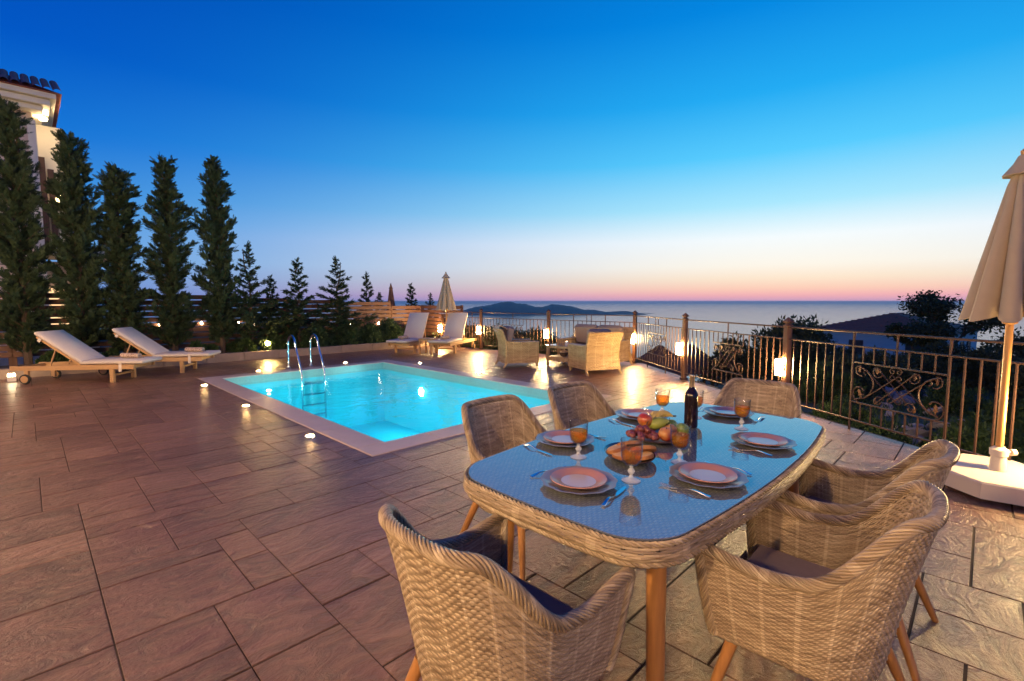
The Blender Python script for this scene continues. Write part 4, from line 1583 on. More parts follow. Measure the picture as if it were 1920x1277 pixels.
# ================================================================== BUILDINGS
vl = thing('neighbour_villa', 'cream villa with tiled eaves, lit soffit and balcony behind the cypresses', 'house', (0, 18.0, -.2))
WX = .40
MB().box((-3.3, 2.5, 3.30), (7.4, 5.0, 6.6)).build('wall', 'render_wall', vl)
MB().box((WX - .02, -.055, 3.2), (.16, .10, 6.4), None, 1, .01).build('corner_pilaster', 'cornice', vl)
MB().box((.72, 1.2, 4.9), (.66, .25, 3.4)).build('recess_wall', 'cornice', vl)
for k, (zz, ov, th) in enumerate(((6.66, .16, .12), (6.80, .30, .14), (6.95, .42, .13))):
    MB().box((-3.25 + ov / 2, 2.3, zz), (7.4 + ov, 5.0 + ov * 2, th), None, 1, .01).build('cornice', 'cornice', vl)
rf = MB().add([(-7.5, -.7, 7.02), (.98, -.7, 7.02), (.98, 5.2, 7.02), (-7.5, 5.2, 7.02), (-5, 2.2, 8.3), (-.9, 2.2, 8.3)],
              [(0, 1, 5, 4), (1, 2, 5), (2, 3, 4, 5), (3, 0, 4), (3, 2, 1, 0)]).build('roof', 'roof_tile', vl)
tl = MB()
for k in range(7):
    a = math.pi * k / 6
    tl.v += [(.085 * math.cos(a), 0, .075 * math.sin(a)), (.085 * math.cos(a), 1.6, .075 * math.sin(a) + .71)]
for k in range(6):
    tl.f.append((k * 2, k * 2 + 2, k * 2 + 3, k * 2 + 1))
tlm = tl.mesh('roof_tile', 'roof_tile', True)
for k in range(26):
    link('roof_tile', tlm, rf, (.9 - k * .19, -.74, 7.04))
MB().box((1.25, 1.0, 3.05), (1.75, 2.2, .22), None, 1, .01).build('balcony_slab', 'cornice', vl)
MB().box((.55, .98, 4.45), (.13, .12, 2.5), None, 1, .005).build('shutter', 'shutter', vl)
MB().box((.72, 1.0, 4.3), (.13, .1, 2.2), None, 1, .005).build('shutter', 'shutter', vl)
rl = MB().box((1.28, -.04, 4.15), (1.62, .03, .04)).build('balcony_rail', 'iron', vl)
bm_ = MB().box((0, 0, 0), (.018, .018, .95)).mesh('baluster', 'iron')
for k in range(14):
    link('baluster', bm_, rl, (.52 + k * .118, -.04, 3.65))
sf = MB().lathe([(.0, -.03), (.07, -.03), (.085, 0), (.085, .03)], 16).build('soffit_lamp', 'soffit_glow', vl, True, (.62, .25, 6.56))
MB().box((.9, 2.05, 1.55), (.8, .06, 1.1)).build('window', 'window_glow', vl)
MB().lathe([(.03, 0), (.06, .03), (.07, .14), (.04, .17)], 10).build('wall_lantern', 'soffit_glow', vl, True, (.95, .98, 4.55))
MB().box((1.0, 2.3, 1.4), (1.2, .2, 3.0)).build('lower_wall', 'render_wall', vl)

fp = V(30.0, 37.5)
fh = thing('tiled_house', 'white house with red tiled hip roof on the slope below the railing', 'house', (fp.x, fp.y, -4.12), R(-8))
MB().box((0, 0, 1.65), (9.0, 8.0, 3.6)).build('wall', 'far_wall', fh)
rfb = MB().add([(-5.0, -4.5, 3.45), (5.0, -4.5, 3.45), (5.0, 4.5, 3.45), (-5.0, 4.5, 3.45), (-1.0, 0, 4.72), (1.0, 0, 4.72)],
               [(0, 1, 5, 4), (1, 2, 5), (2, 3, 4, 5), (3, 0, 4), (3, 2, 1, 0)]).build('roof', 'roof_tile', fh)
# courses of tiles on the visible slopes
for k in range(14):
    t_ = (k + .5) / 14
    for (ax, ay), (bx_, by_), in (((-5.0, -4.5), (5.0, -4.5)), ((-5.0, 4.5), (-5.0, -4.5))):
        q0 = Vector((ax, ay, 3.45)).lerp(Vector((-1 if ax < 0 else 1, 0, 4.72)), t_)
        q1 = Vector((bx_, by_, 3.45)).lerp(Vector((-1 if bx_ < 0 else 1, 0, 4.72)), t_)
        MB().bar(q0 + Vector((0, 0, .03)), q1 + Vector((0, 0, .03)), .12, .06).build('tile_course', 'roof_tile', rfb)
for xx in (-3.0, -.8, 1.6):
    w_ = MB().box((xx, -4.02, 2.2), (.9, .06, 1.1)).build('window', 'shutter', fh)
    MB().box((xx, -4.06, 1.6), (1.05, .10, .06)).build('sill', 'far_wall', w_)
for yy in (-2.2, 1.2):
    w_ = MB().box((-4.52, yy, 2.2), (.06, .9, 1.1)).build('window', 'shutter', fh)
    MB().box((-4.56, yy, 1.6), (.10, 1.05, .06)).build('sill', 'far_wall', w_)
for i, (x, y, zp, lab) in enumerate([(5.55, 17.9, -.18, 'brown pyramid roof of a garden shelter beyond the bend of the railing'), (6.95, 18.6, -.20, 'second brown pyramid roof beyond the railing, beside the bushes')]):
    p = V(x, y)
    gz = hill_z(x, y)
    t_ = thing('garden_shelter', lab, 'shelter', (p.x, p.y, gz), R(20 + i * 15), 'garden shelters below the railing')
    n = 8
    top = zp - gz
    rb_ = MB().lathe([(1.35, top - .95), (1.30, top - .88), (.72, top - .42), (.08, top), (.0, top + .05)], 8).build('roof', 'thatch', t_)
    for k in range(8):
        a = 2 * math.pi * k / 8
        MB().bar((1.31 * math.cos(a), 1.31 * math.sin(a), top - .87), (.08 * math.cos(a), .08 * math.sin(a), top + .01), .05, .05).build('ridge', 'thatch', rb_)
    for k in range(4):
        a = R(45 + 90 * k)
        MB().tube([(1.0 * math.cos(a), 1.0 * math.sin(a), -.2), (1.0 * math.cos(a), 1.0 * math.sin(a), top - .75)], .05, 8).build('post', 'post_wood', t_, True)

# our own villa's wall at the terrace side, with its lit wall lanterns
ow = thing('villa_side_wall', 'cream rendered villa wall with amber lanterns along the terrace', 'wall', (-2.6, 4.0, 0))
MB().box((0, 0, 1.75), (.5, 15.0, 3.9)).build('wall', 'render_wall', ow)
MB().box((.26, 0, .12), (.03, 15.0, .24)).build('plinth', 'kerb_stone', ow)
ln0 = None
for y, lab in ((1.0, 'black wall lantern glowing amber on the villa wall near the dining table'), (5.6, 'black wall lantern glowing amber on the villa wall opposite the pool'), (-2.2, 'black wall lantern glowing amber at the wall corner'), (9.6, 'black wall lantern glowing amber on the wall by the loungers')):
    if ln0 is None:
        ln0 = thing('wall_lantern', lab, 'lantern', (-2.34, y, 2.6), 0, 'wall lanterns on the villa wall')
        MB().box((.02, 0, .0), (.03, .12, .26), None, 1, .004).build('backplate', 'lantern_metal', ln0)
        MB().tube([(.03, 0, .08), (.12, 0, .16), (.17, 0, .13)], .009, 6).build('arm', 'lantern_metal', ln0, True)
        MB().lathe([(.05, -.16), (.085, .06)], 6, (.17, 0, 0)).build('glass', 'lantern_glow', ln0)
        MB().lathe([(.11, .062), (.10, .08), (.03, .13), (.0, .15)], 6, (.17, 0, 0)).build('cap', 'lantern_metal', ln0)
        MB().lathe([(.0, -.20), (.055, -.18), (.055, -.162)], 6, (.17, 0, 0)).build('base', 'lantern_metal', ln0)
    else:
        copy_tree(ln0, None, lab, (-2.34, y, 2.6))


# ================================================================== FURNITURE
def smooth(a, b_, x):
    t_ = np.clip((x - a) / (b_ - a), 0, 1)
    return t_ * t_ * (3 - 2 * t_)


# ---- woven tub chair (faces +Y in its own frame)
HALF = 0.80                       # half length of the U in plan


def chair_plan(s, k):
    """s in -1..1 along the U (left front, back, right front); k scales the plan; returns x, y"""
    w, yf, yb = .305, .30, -.27
    # straight arms, rounded back
    a = np.abs(s)
    sg = np.sign(s)
    arm = .36                                        # share of s for the straight arm
    # back: superellipse quarter, angle 0..90
    t_ = np.clip((1 - arm - a) / (1 - arm), 0, 1)     # 1 at centre back, 0 where the arm begins
    ang = t_ * math.pi / 2
    n = 2.6
    cx_ = np.cos(ang) ** (2 / n)
    sy_ = np.sin(ang) ** (2 / n)
    xb = w * cx_
    ybk = -.02 + (yb + .02) * sy_
    q = np.clip((a - (1 - arm)) / arm, 0, 1)
    x = np.where(a > 1 - arm, w * (1 - .02 * q), xb) * sg
    y = np.where(a > 1 - arm, -.02 + (yf + .02) * q, ybk)
    return x * k, y * k


def chair_top(s):
    a = np.abs(s)
    return .635 + (.865 - .635) * (1 - smooth(.26, .64, a)) - .022 * smooth(.55, .75, a) * (1 - smooth(.75, 1.0, a))


def chair_surf(off):
    def fn(u, v):
        s = 2 * u - 1
        zb_ = .315
        zt = chair_top(s)
        z = zb_ + v * (zt - zb_)
        h_ = (z - zb_) / .55
        k = .84 + .16 * np.clip(v, 0, 1) ** .75
        bk = 1 - smooth(.15, .80, np.abs(s))
        x, y = chair_plan(s, 1.0)
        r = np.sqrt(x * x + y * y) + 1e-9
        kk = k + off / r
        x, y = x * kk, y * kk
        y = y - .075 * bk * np.clip(h_, 0, 1) ** 1.5
        return np.stack([x, y, z], -1)
    return fn


fo, fi = chair_surf(0.0), chair_surf(-.026)
ch_out = weave('shell', fo, 100, 44, 'wicker_grey', .0036, .0011)
ch_in = weave('shell_lining', fi, 94, 44, 'wicker_grey', .0036, .0011, flip=True)
fm = chair_surf(-.013)
ss = np.linspace(0, 1, 90)
top_path = [tuple(q) for q in fm(ss, np.ones_like(ss))]
lf = [tuple(q) for q in fm(np.zeros(14), np.linspace(0, 1, 14))]
rt = [tuple(q) for q in fm(np.ones(14), np.linspace(1, 0, 14))]
ch_rim = rope('rim', lf[:-1] + top_path + rt[1:], .0165, 10, .0056, .17, 'wicker_grey')
ch_bot = rope('base_rim', [tuple(q) for q in fm(ss, np.zeros_like(ss))], .008, 3, .007, .07, 'wicker_grey')
# front apron below the seat and the closed underside
xf, yf_ = chair_plan(np.array([1.0]), .84)
xf, yf_ = float(xf[0]) - .01, float(yf_[0])


def apron(u, v):
    return np.stack([-xf + 2 * xf * u, np.full_like(u, yf_ + .012) + .02 * v, .315 + v * .10], -1)


ch_apr = weave('apron', apron, 30, 9, 'wicker_grey', .0036, .0011, flip=False)
seatpoly = [tuple(q[:2]) for q in chair_surf(-.03)(np.linspace(0.0, 1, 40), np.full(40, .12))]
seatpoly2 = [tuple(q[:2]) for q in chair_surf(-.05)(np.linspace(0.0, 1, 40), np.full(40, .30))]
ch_pan = MB().prism(seatpoly[::-1], .318, .40).mesh('seat_base', 'wicker_grey')
cs = MB().prism(seatpoly2[::-1], .402, .465, .016)
ch_cush = cs.mesh('seat_cushion', 'cushion_taupe', True)
ch_legs = []
for sx, sy in ((-1, 1), (1, 1), (-1, -1), (1, -1)):
    a = Vector((sx * .20, .18 if sy > 0 else -.17, .33))
    b_ = Vector((sx * .275, .265 if sy > 0 else -.30, 0.0))
    ch_legs.append(MB().tube([a, a.lerp(b_, .5), b_], [.023, .019, .0135], 12).mesh('leg', 'leg_wood', True))


def chair(x, y, rz, label):
    t_ = thing('wicker_chair', label, 'chair', (x, y, 0), rz, 'wicker tub chairs round the dining table')
    sh = link('shell', ch_out, t_)
    link('shell_lining', ch_in, sh)
    link('rim', ch_rim, sh)
    link('base_rim', ch_bot, sh)
    link('apron', ch_apr, t_)
    link('seat_base', ch_pan, t_)
    link('seat_cushion', ch_cush, t_)
    for m in ch_legs:
        link('leg', m, t_)
    return t_


chair(1.02, 1.06, R(-90), 'grey wicker tub chair at the table end nearest the bread dish')
chair(1.93, .40, R(2), 'grey wicker tub chair on the parasol side, nearest the bread dish')
chair(2.66, .40, R(-2), 'grey wicker tub chair on the parasol side, nearest the parasol base')
chair(3.70, 1.20, R(92), 'grey wicker tub chair at the table end facing the railing lamp')
chair(2.03, 1.92, R(180), 'grey wicker tub chair on the pool side, beside the bread dish end')
chair(2.80, 1.90, R(178), 'grey wicker tub chair on the pool side, beside the wine bottle')

# ---- dining table
TC = Vector((2.37, 1.16))
TL, TW = 1.09, .555               # half sizes of the woven top
tb = thing('dining_table', 'long barrel shaped wicker table with glass top and round wooden legs', 'table', (TC.x, TC.y, 0))


def barrel(n, L, W, cr=.16):
    """rounded corners, sides bowed outward"""
    pts = []
    xs, ys = L - .02, W - .07
    corners = [(xs, ys), (-xs, ys), (-xs, -ys), (xs, -ys)]
    raw = []
    for ci, (cx_, cy_) in enumerate(corners):
        sx, sy = (1 if cx_ > 0 else -1), (1 if cy_ > 0 else -1)
        a0 = ci * 90
        for k in range(9):
            a = R(a0 + 90 * k / 8)
            raw.append((cx_ - sx * cr + cr * math.cos(a), cy_ - sy * cr + cr * math.sin(a)))
    dense = []
    for i in range(len(raw)):
        p, q = raw[i], raw[(i + 1) % len(raw)]
        m = max(1, int(math.dist(p, q) / .03))
        for k in range(m):
            dense.append((p[0] + (q[0] - p[0]) * k / m, p[1] + (q[1] - p[1]) * k / m))
    for x, y in dense:
        by = 1 + .17 * (1 - (x / L) ** 2) * min(1, abs(y) / ys)
        bx_ = 1 + .035 * (1 - (y / W) ** 2) * min(1, abs(x) / xs)
        pts.append((x * bx_, y * by))
    return pts


bo = barrel(0, TL, TW)
bo_np = np.array(bo + [bo[0]])
seg = np.concatenate([[0], np.cumsum(np.linalg.norm(np.diff(bo_np, axis=0), axis=1))])
PL = seg[-1]


def rimfn(u, v):
    s = u * PL
    x = np.interp(s, seg, bo_np[:, 0])
    y = np.interp(s, seg, bo_np[:, 1])
    ph = (v - .5)
    bulge = 1 + .012 * np.cos(ph * math.pi) - .035 * np.clip(-ph - .1, 0, 1)
    return np.stack([x * bulge, y * (1 + (bulge - 1) * 1.6), .662 + v * .078], -1)


# strands of the edge run slantwise: shear the weave
def rimfn2(u, v):
    return rimfn(np.mod(u + .012 * v, 1.0), v)


link('edge_weave', weave('edge_weave', rimfn, 110, 8, 'wicker_grey', .0040, .0013), tb)
link('lower_braid', rope('lower_braid', [(x * .985, y * .98, .664) for x, y in bo + [bo[0]]], .008, 4, .007, .09, 'wicker_grey'), tb)
link('upper_braid', rope('upper_braid', [(x * 1.0, y * 1.0, .737) for x, y in bo + [bo[0]]], .006, 3, .0055, .07, 'wicker_grey'), tb)
MB().prism([(x * .985, y * .975) for x, y in bo], .700, .7395).build('woven_top', 'weave_flat', tb)
MB().prism([(x * .992, y * .985) for x, y in bo], .7445, .7515, .0015).build('glass_top', 'table_glass', tb)
MB().tube([(x * .988, y * .98, .7425) for x, y in bo], .0035, 6, closed=True).build('seal_strip', 'rubber', tb, True)
for sx in (-1, 1):
    for sy in (-1, 1):
        a = Vector((sx * .84, sy * .37, .70))
        b_ = Vector((sx * .86, sy * .39, 0))
        MB().tube([a, b_], [.036, .031], 16).build('leg', 'leg_wood', tb, True)

# ---- sun loungers (head at -X, foot at +X in own frame)
def lounger(loc, rz, label, recl=R(37), wheels_at_head=True):
    t_ = thing('sun_lounger', label, 'sun lounger', loc, rz, 'timber sun loungers with cream cushions')
    L, W_ = 2.06, .66
    fr = MB()
    for s in (-1, 1):
        MB().box((-.02, s * (W_ / 2 - .02), .285), (L, .04, .085), None, 1, .004).build('side_rail', 'teak', t_)
    for x in (-.95, .95, .12):
        MB().box((x, 0, .285), (.045, W_ - .085, .06), None, 1, .003).build('cross_rail', 'teak', t_)
    slm = MB().box((0, 0, 0), (.062, W_ - .09, .018), None, 1, .003).mesh('slat', 'teak')
    for k in range(10):
        link('slat', slm, t_, (.18 + k * .083, 0, .322))
    for s in (-1, 1):
        MB().box((.62, s * (W_ / 2 - .035), .122), (.07, .055, .244), None, 1, .004).build('leg', 'teak', t_)
        MB().box((-.80, s * (W_ / 2 - .035), .15), (.07, .05, .20), None, 1, .004).build('leg', 'teak', t_)
        wh = MB()
        wh.lathe([(.0, -.018), (.082, -.018), (.09, -.010), (.09, .010), (.082, .018), (.0, .018)], 22)
        rm = Matrix.Rotation(R(90), 4, 'X')
        wh.v = [tuple(rm @ Vector(q)) for q in wh.v]
        w_ = wh.build('wheel', 'rubber', t_, True, (-.80, s * (W_ / 2 + .012), .09))
        hb_ = MB().lathe([(.0, -.022), (.062, -.022), (.062, .022), (.0, .022)], 18)
        hb_.v = [tuple(rm @ Vector(q)) for q in hb_.v]
        hb_.build('hub', 'teak', w_, True)
    MB().bar((.62, -W_ / 2 + .07, .13), (.62, W_ / 2 - .07, .13), .03, .035).build('stretcher', 'teak', t_)
    # backrest
    piv = Vector((.08, 0, .335))
    d = Vector((-math.cos(recl), 0, math.sin(recl)))
    n_ = Vector((math.sin(recl), 0, math.cos(recl)))
    BL = .86
    br = MB()
    bk_ = None
    for s in (-1, 1):
        q = Vector((0, s * (W_ / 2 - .06), 0))
        o_ = MB().bar(piv + q, piv + q + d * BL, .035, .04, up=n_).build('back_rail', 'teak', t_)
    for k in range(9):
        c_ = piv + d * (.08 + k * .09)
        MB().bar(c_ + Vector((0, -W_ / 2 + .06, 0)) + n_ * .012, c_ + Vector((0, W_ / 2 - .06, 0)) + n_ * .012, .06, .016, up=n_).build('back_slat', 'teak', t_)
    for s in (-1, 1):
        a = piv + d * .52 + Vector((0, s * .22, 0)) - n_ * .02
        MB().bar(a, (a.x - .12, s * .22, .30), .022, .022).build('prop', 'teak', t_)
    # cushion: seat part and raised back part
    seat = MB()
    th = .075
    seat.box((.62, 0, .372), (1.08, W_ - .03, th), None, 1, .022)
    cu = seat.build('seat_cushion', 'cushion_cream', t_, True)
    bc = MB()
    rot = Matrix((d, Vector((0, -1, 0)), n_)).transposed()
    cc_ = piv + d * (.455) + n_ * (.02 + th / 2)
    bc.box(cc_, (.93, W_ - .03, th), rot, 1, .022)
    cb_ = bc.build('back_cushion', 'cushion_cream', t_, True)
    for q in (.16,):
        mb = MB()
        mb.bar(piv + d * (.93 - q) + Vector((0, -W_ / 2 + .008, 0)) + n_ * .03, piv + d * (.93 - q) + Vector((0, -W_ / 2 + .008, 0)) - n_ * .035, .006, .05, up=d)
        mb.build('tie_strap', 'cushion_cream', cb_)
    MB().bar((.78, -W_ / 2 + .006, .40), (.78, -W_ / 2 - .006, .20), .006, .05, up=(1, 0, 0)).build('tie_strap', 'cushion_cream', cu)
    return t_


def towel(loc, rz, label):
    t_ = thing('rolled_towel', label, 'towel', loc, rz, 'rolled spotted towels on the loungers')
    pts = []
    b = MB()
    n = 28
    sp_ = [((.018 + .045 * k / n) * math.cos(k * .62), (.018 + .045 * k / n) * math.sin(k * .62) * .82) for k in range(n + 1)]
    th = .0045
    vs, fs = [], []
    for y in (-.19, -.17, .17, .19):
        sc_ = .97 if abs(y) > .18 else 1
        for x, z in sp_:
            r = math.hypot(x, z) + 1e-6
            vs.append((x * sc_, y, z * sc_ + .054))
        for x, z in sp_:
            r = math.hypot(x, z) + 1e-6
            vs.append((x * sc_ - x / r * th * 2, y, z * sc_ - z / r * th * 2 + .054))
    m = 2 * (n + 1)
    for q in range(3):
        for k in range(n):
            a = q * m + k
            fs.append((a, a + 1, a + m + 1, a + m))
            a2 = a + n + 1
            fs.append((a2, a2 + m, a2 + m + 1, a2 + 1))
    for q in (0, 3):
        for k in range(n):
            a = q * m + k
            fs.append((a, a + n + 1, a + n + 2, a + 1))
    b.add(vs, fs)
    b.build('roll', 'towel_spots', t_, True)
    MB().box((.075, 0, .012), (.07, .36, .018), None, 1, .006).build('loose_end', 'towel_spots', t_)
    return t_


# the near-left pair: foot points away from the fence
LA = math.atan2(-.62, .785)
lounger((.76, 12.10, 0), LA, 'cream cushioned timber lounger by the cube lamp, raised back, towel on foot')
lounger((1.90, 12.58, 0), LA + R(4), 'cream cushioned timber lounger beside the first, nearer the ladder')
ca_, sa_ = math.cos(LA), math.sin(LA)
towel((.76 + ca_ * .74 - sa_ * .06, 12.10 + sa_ * .74 + ca_ * .06, .41), LA + R(75), 'rolled spotted towel on the lounger by the cube lamp')
towel((1.90 + ca_ * .76 - sa_ * .04, 12.58 + sa_ * .76 + ca_ * .04, .41), LA + R(80), 'rolled spotted towel on the lounger nearer the ladder')
LB = math.atan2(-.47, -.88)
lounger((8.22, 12.28, 0), LB + R(2), 'cream lounger by the hedge end with its back to the fence gate', R(58))
lounger((9.05, 11.42, 0), LB, 'cream lounger beside the railing post lamp and side table', R(58))
cb2, sb2 = math.cos(LB), math.sin(LB)
towel((8.22 + cb2 * .66, 12.28 + sb2 * .66, .41), LB + R(85), 'rolled towel on the lounger by the hedge end')
towel((9.05 + cb2 * .66, 11.42 + sb2 * .66, .41), LB + R(85), 'rolled towel on the lounger beside the railing lamp')

st = thing('side_table', 'small slatted timber side table between the two far loungers', 'side table', (8.05, 11.32, 0), R(28))
for k in range(5):
    MB().box((0, -.176 + k * .088, .438), (.46, .074, .022), None, 1, .004).build('top_slat', 'teak', st)
for sx in (-1, 1):
    for sy in (-1, 1):
        MB().box((sx * .19, sy * .18, .214), (.045, .045, .428), None, 1, .004).build('leg', 'teak', st)
MB().box((0, 0, .41), (.38, .40, .035), None, 1, .003).build('apron', 'teak', st)

# ---- parasols, closed
def canopy_closed(mat, z0, z1, r0, r1, n=8, depth=.34, seed=0, hem=.05):
    rng = random.Random(seed)
    rows = 16
    K = n * 8
    vs, fs = [], []
    ph = [rng.uniform(-.12, .12) for _ in range(n)]
    dp = [rng.uniform(.8, 1.2) for _ in range(n)]
    for i in range(rows + 1):
        t_ = i / rows
        z = z0 + (z1 - z0) * t_
        R_ = r0 + (r1 - r0) * t_ ** .92
        if t_ > .86:
            R_ = R_ + (.012 - R_) * ((t_ - .86) / .14) ** 2 * .55
        for k in range(K):
            a = 2 * math.pi * k / K
            j = k // 8
            f_ = abs(math.sin((a * n / 2) + ph[j] * math.sin(a * n)))
            fold = 1 - depth * dp[j] * (1 - f_ ** .7) * (1 - t_ * .55)
            dz = -hem * f_ * (1 - t_) ** 6
            vs.append((R_ * fold * math.cos(a + ph[j] * .5 * (1 - t_)), R_ * fold * math.sin(a + ph[j] * .5 * (1 - t_)), z + dz))
    for i in range(rows):
        for k in range(K):
            l = (k + 1) % K
            fs.append((i * K + k, i * K + l, (i + 1) * K + l, (i + 1) * K + k))
    # inside cloth, a little smaller
    o_ = len(vs)
    for i in (0, 3):
        for k in range(K):
            x, y, z = vs[i * K + k]
            vs.append((x * .93, y * .93, z + .004 if i == 0 else z))
    for k in range(K):
        l = (k + 1) % K
        fs.append((k, o_ + k, o_ + l, l))
        fs.append((o_ + k, o_ + K + k, o_ + K + l, o_ + l))
    return MB().add(vs, fs)


def parasol(loc, label, z0, z1, r0, mat, pole, seed, base=True, pr_=.024, rz=0.0):
    t_ = thing('closed_parasol', label, 'parasol', loc, rz, 'closed parasols')
    MB().tube([(0, 0, .12), (0, 0, z1 + .06)], pr_, 16).build('pole', pole, t_, True)
    canopy_closed(mat, z0, z1, r0, .05, 8, .55, seed).build('canopy', mat, t_, True)
    # vent cap on top, a small flared skirt
    cp = MB()
    rr_ = r0 * .36
    cp.lathe([(rr_ * .96, z1 - .075), (rr_, z1 - .07), (rr_ * .5, z1 + .02), (.03, z1 + .075), (.0, z1 + .08)], 16, wob=lambda a, i: 1 + .10 * abs(math.cos(a * 4)) * (i < 2))
    cp.build('vent_cap', mat, t_, True)
    MB().lathe([(.0, z1 + .075), (.018, z1 + .08), (.022, z1 + .11), (.0, z1 + .13)], 10).build('finial', pole, t_, True)
    MB().lathe([(pr_ + .002, z0 - .07), (pr_ + .022, z0 - .06), (pr_ + .026, z0 + .03), (pr_ + .002, z0 + .05)], 14, closed=True).build('runner', pole, t_, True)
    return t_


pb = (5.40, -.13)
p1 = parasol((pb[0], pb[1], 0), 'large closed cream parasol on a white base by the railing', 1.39, 2.53, .30, 'canvas', 'pole_wood', 3, rz=.35)
bs = thing('parasol_base', 'heavy faceted cream plastic parasol base on the terrace', 'parasol base', (pb[0], pb[1], 0), R(8))
octa = [(.46 * math.cos(R(22.5 + 45 * k)) * 1.02, .46 * math.sin(R(22.5 + 45 * k)) * .86) for k in range(8)]
MB().prism(octa, .025, .152, .012).build('body', 'plastic_cream', bs)
for k in range(4):
    MB().lathe([(.03, 0), (.03, .026)], 10, (.30 * math.cos(R(45 + 90 * k)), .27 * math.sin(R(45 + 90 * k)), 0)).build('foot', 'plastic_cream', bs)
MB().lathe([(.052, .152), (.046, .27), (.056, .275), (.058, .325), (.040, .335), (.032, .345), (.0255, .345), (.0255, .16)], 18, closed=True).build('socket', 'plastic_cream', bs, True)
kn = MB().tube([(.05, 0, .30), (.085, 0, .30)], .011, 8).tube([(.085, 0, .30), (.115, 0, .30)], .027, 12)
kn.build('clamp_knob', 'plastic_cream', bs, True, None, R(-60))
parasol((9.16, 11.92, 0), 'closed cream parasol standing between the two far loungers', 1.27, 2.28, .34, 'canvas', 'pole_wood', 5, rz=.2)
parasol((9.4, 15.5, -.25), 'dark closed parasol top beyond the slatted fence', 1.25, 2.28, .20, 'canvas_dark', 'post_wood', 6)

# ---- lounge set: flared wicker armchairs, sofa, coffee table (front = +Y)
def lounge_seat(name, label, cat, loc, rz, w, group):
    t_ = thing(name, label, cat, loc, rz, group)
    hw = w / 2
    # back panel: flares outward up and down like a waist
    def backf(u, v):
        x = (-1 + 2 * u) * hw * (1.0 + .06 * (2 * v - 1) ** 2)
        z = .10 + v * .76
        y = -.36 - .16 * (v - .45) ** 2 * 2.0 - .06 * v + .03 * (1 - (2 * u - 1) ** 2) * -1
        return np.stack([x, y, z], -1)
    bp = link('back_panel', weave('back_panel', backf, max(18, int(w * 32)), 26, 'wicker_honey', .006, .0028, flip=False), t_)
    def backi(u, v):
        q = backf(u, v)
        q[..., 1] += .035
        return q
    link('back_lining', weave('back_lining', backi, max(18, int(w * 32)), 26, 'wicker_honey', .006, .0028, flip=True), bp)
    pth = [tuple(q) for q in backf(np.zeros(10), np.linspace(0, 1, 10))] + [tuple(q) for q in backf(np.linspace(0, 1, 14), np.ones(14))[1:]] + [tuple(q) for q in backf(np.ones(10), np.linspace(1, 0, 10))[1:]]
    link('back_rim', rope('back_rim', [(x, y + .017, z) for x, y, z in pth], .014, 5, .011, .11, 'wicker_honey'), bp)
    for s in (-1, 1):
        def armf(u, v, s=s):
            y = -.40 + u * .78
            top = .56 + .05 * (1 - u) ** 2
            z = .10 + v * (top - .10)
            x = s * (hw - .005 + .035 * (2 * v - 1) ** 2 * .6 + .02 * v)
            return np.stack([x, y, z], -1)
        ar = link('arm', weave('arm', armf, 26, 18, 'wicker_honey', .006, .0028, flip=(s < 0)), t_)
        def armi(u, v, s=s):
            q = armf(u, v)
            q[..., 0] -= s * .11
            return q
        link('arm_lining', weave('arm_lining', armi, 26, 18, 'wicker_honey', .006, .0028, flip=(s > 0)), ar)
        MB().box((s * (hw - .048), .0, .572), (.13, .80, .035), None, 1, .014).build('arm_cap', 'wicker_honey', ar)
        def frontf(u, v, s=s):
            x = s * (hw - .105 + .115 * u) if s > 0 else s * (hw + .01 - .115 * u)
            return np.stack([x, np.full_like(u, .382), .10 + v * .46], -1)
        link('arm_front', weave('arm_front', frontf, 5, 18, 'wicker_honey', .006, .003, flip=False), ar)
        MB().tube([(s * (hw - .04), .34, .14), (s * (hw - .03), .36, 0)], [.03, .022], 10).build('leg', 'wicker_honey', t_, True)
        MB().tube([(s * (hw - .0), -.36, .14), (s * (hw + .03), -.46, 0)], [.03, .022], 10).build('leg', 'wicker_honey', t_, True)
    MB().box((0, .0, .20), (w - .18, .74, .20), None, 1, .01).build('seat_base', 'wicker_honey', t_)
    n = max(1, round((w - .2) / .58))
    sw = (w - .22) / n
    for k in range(n):
        x = -(w - .22) / 2 + sw * (k + .5)
        MB().box((x, .02, .37), (sw - .012, .70, .14), None, 1, .04).build('seat_cushion', 'cushion_taupe', t_, True)
        rot = Matrix.Rotation(R(-13), 3, 'X')
        MB().box((x, -.27, .68), (sw - .012, .15, .50), rot, 1, .05).build('back_cushion', 'cushion_taupe', t_, True)
    return t_


gl_ = 'wicker lounge set by the corner of the railing'
lounge_seat('lounge_armchair', 'honey wicker armchair with draped throw, side to the pool', 'armchair', (8.08, 7.78, 0), math.atan2(-.50, .86) - R(90), .74, gl_)
lounge_seat('lounge_armchair', 'honey wicker armchair with its woven back turned to the dining table', 'armchair', (8.45, 5.93, 0), math.atan2(.93, .40) - R(90), .76, gl_)
lounge_seat('lounge_sofa', 'honey wicker sofa with dark taupe cushions against the railing corner', 'sofa', (9.62, 6.75, 0), R(94), 1.55, gl_)
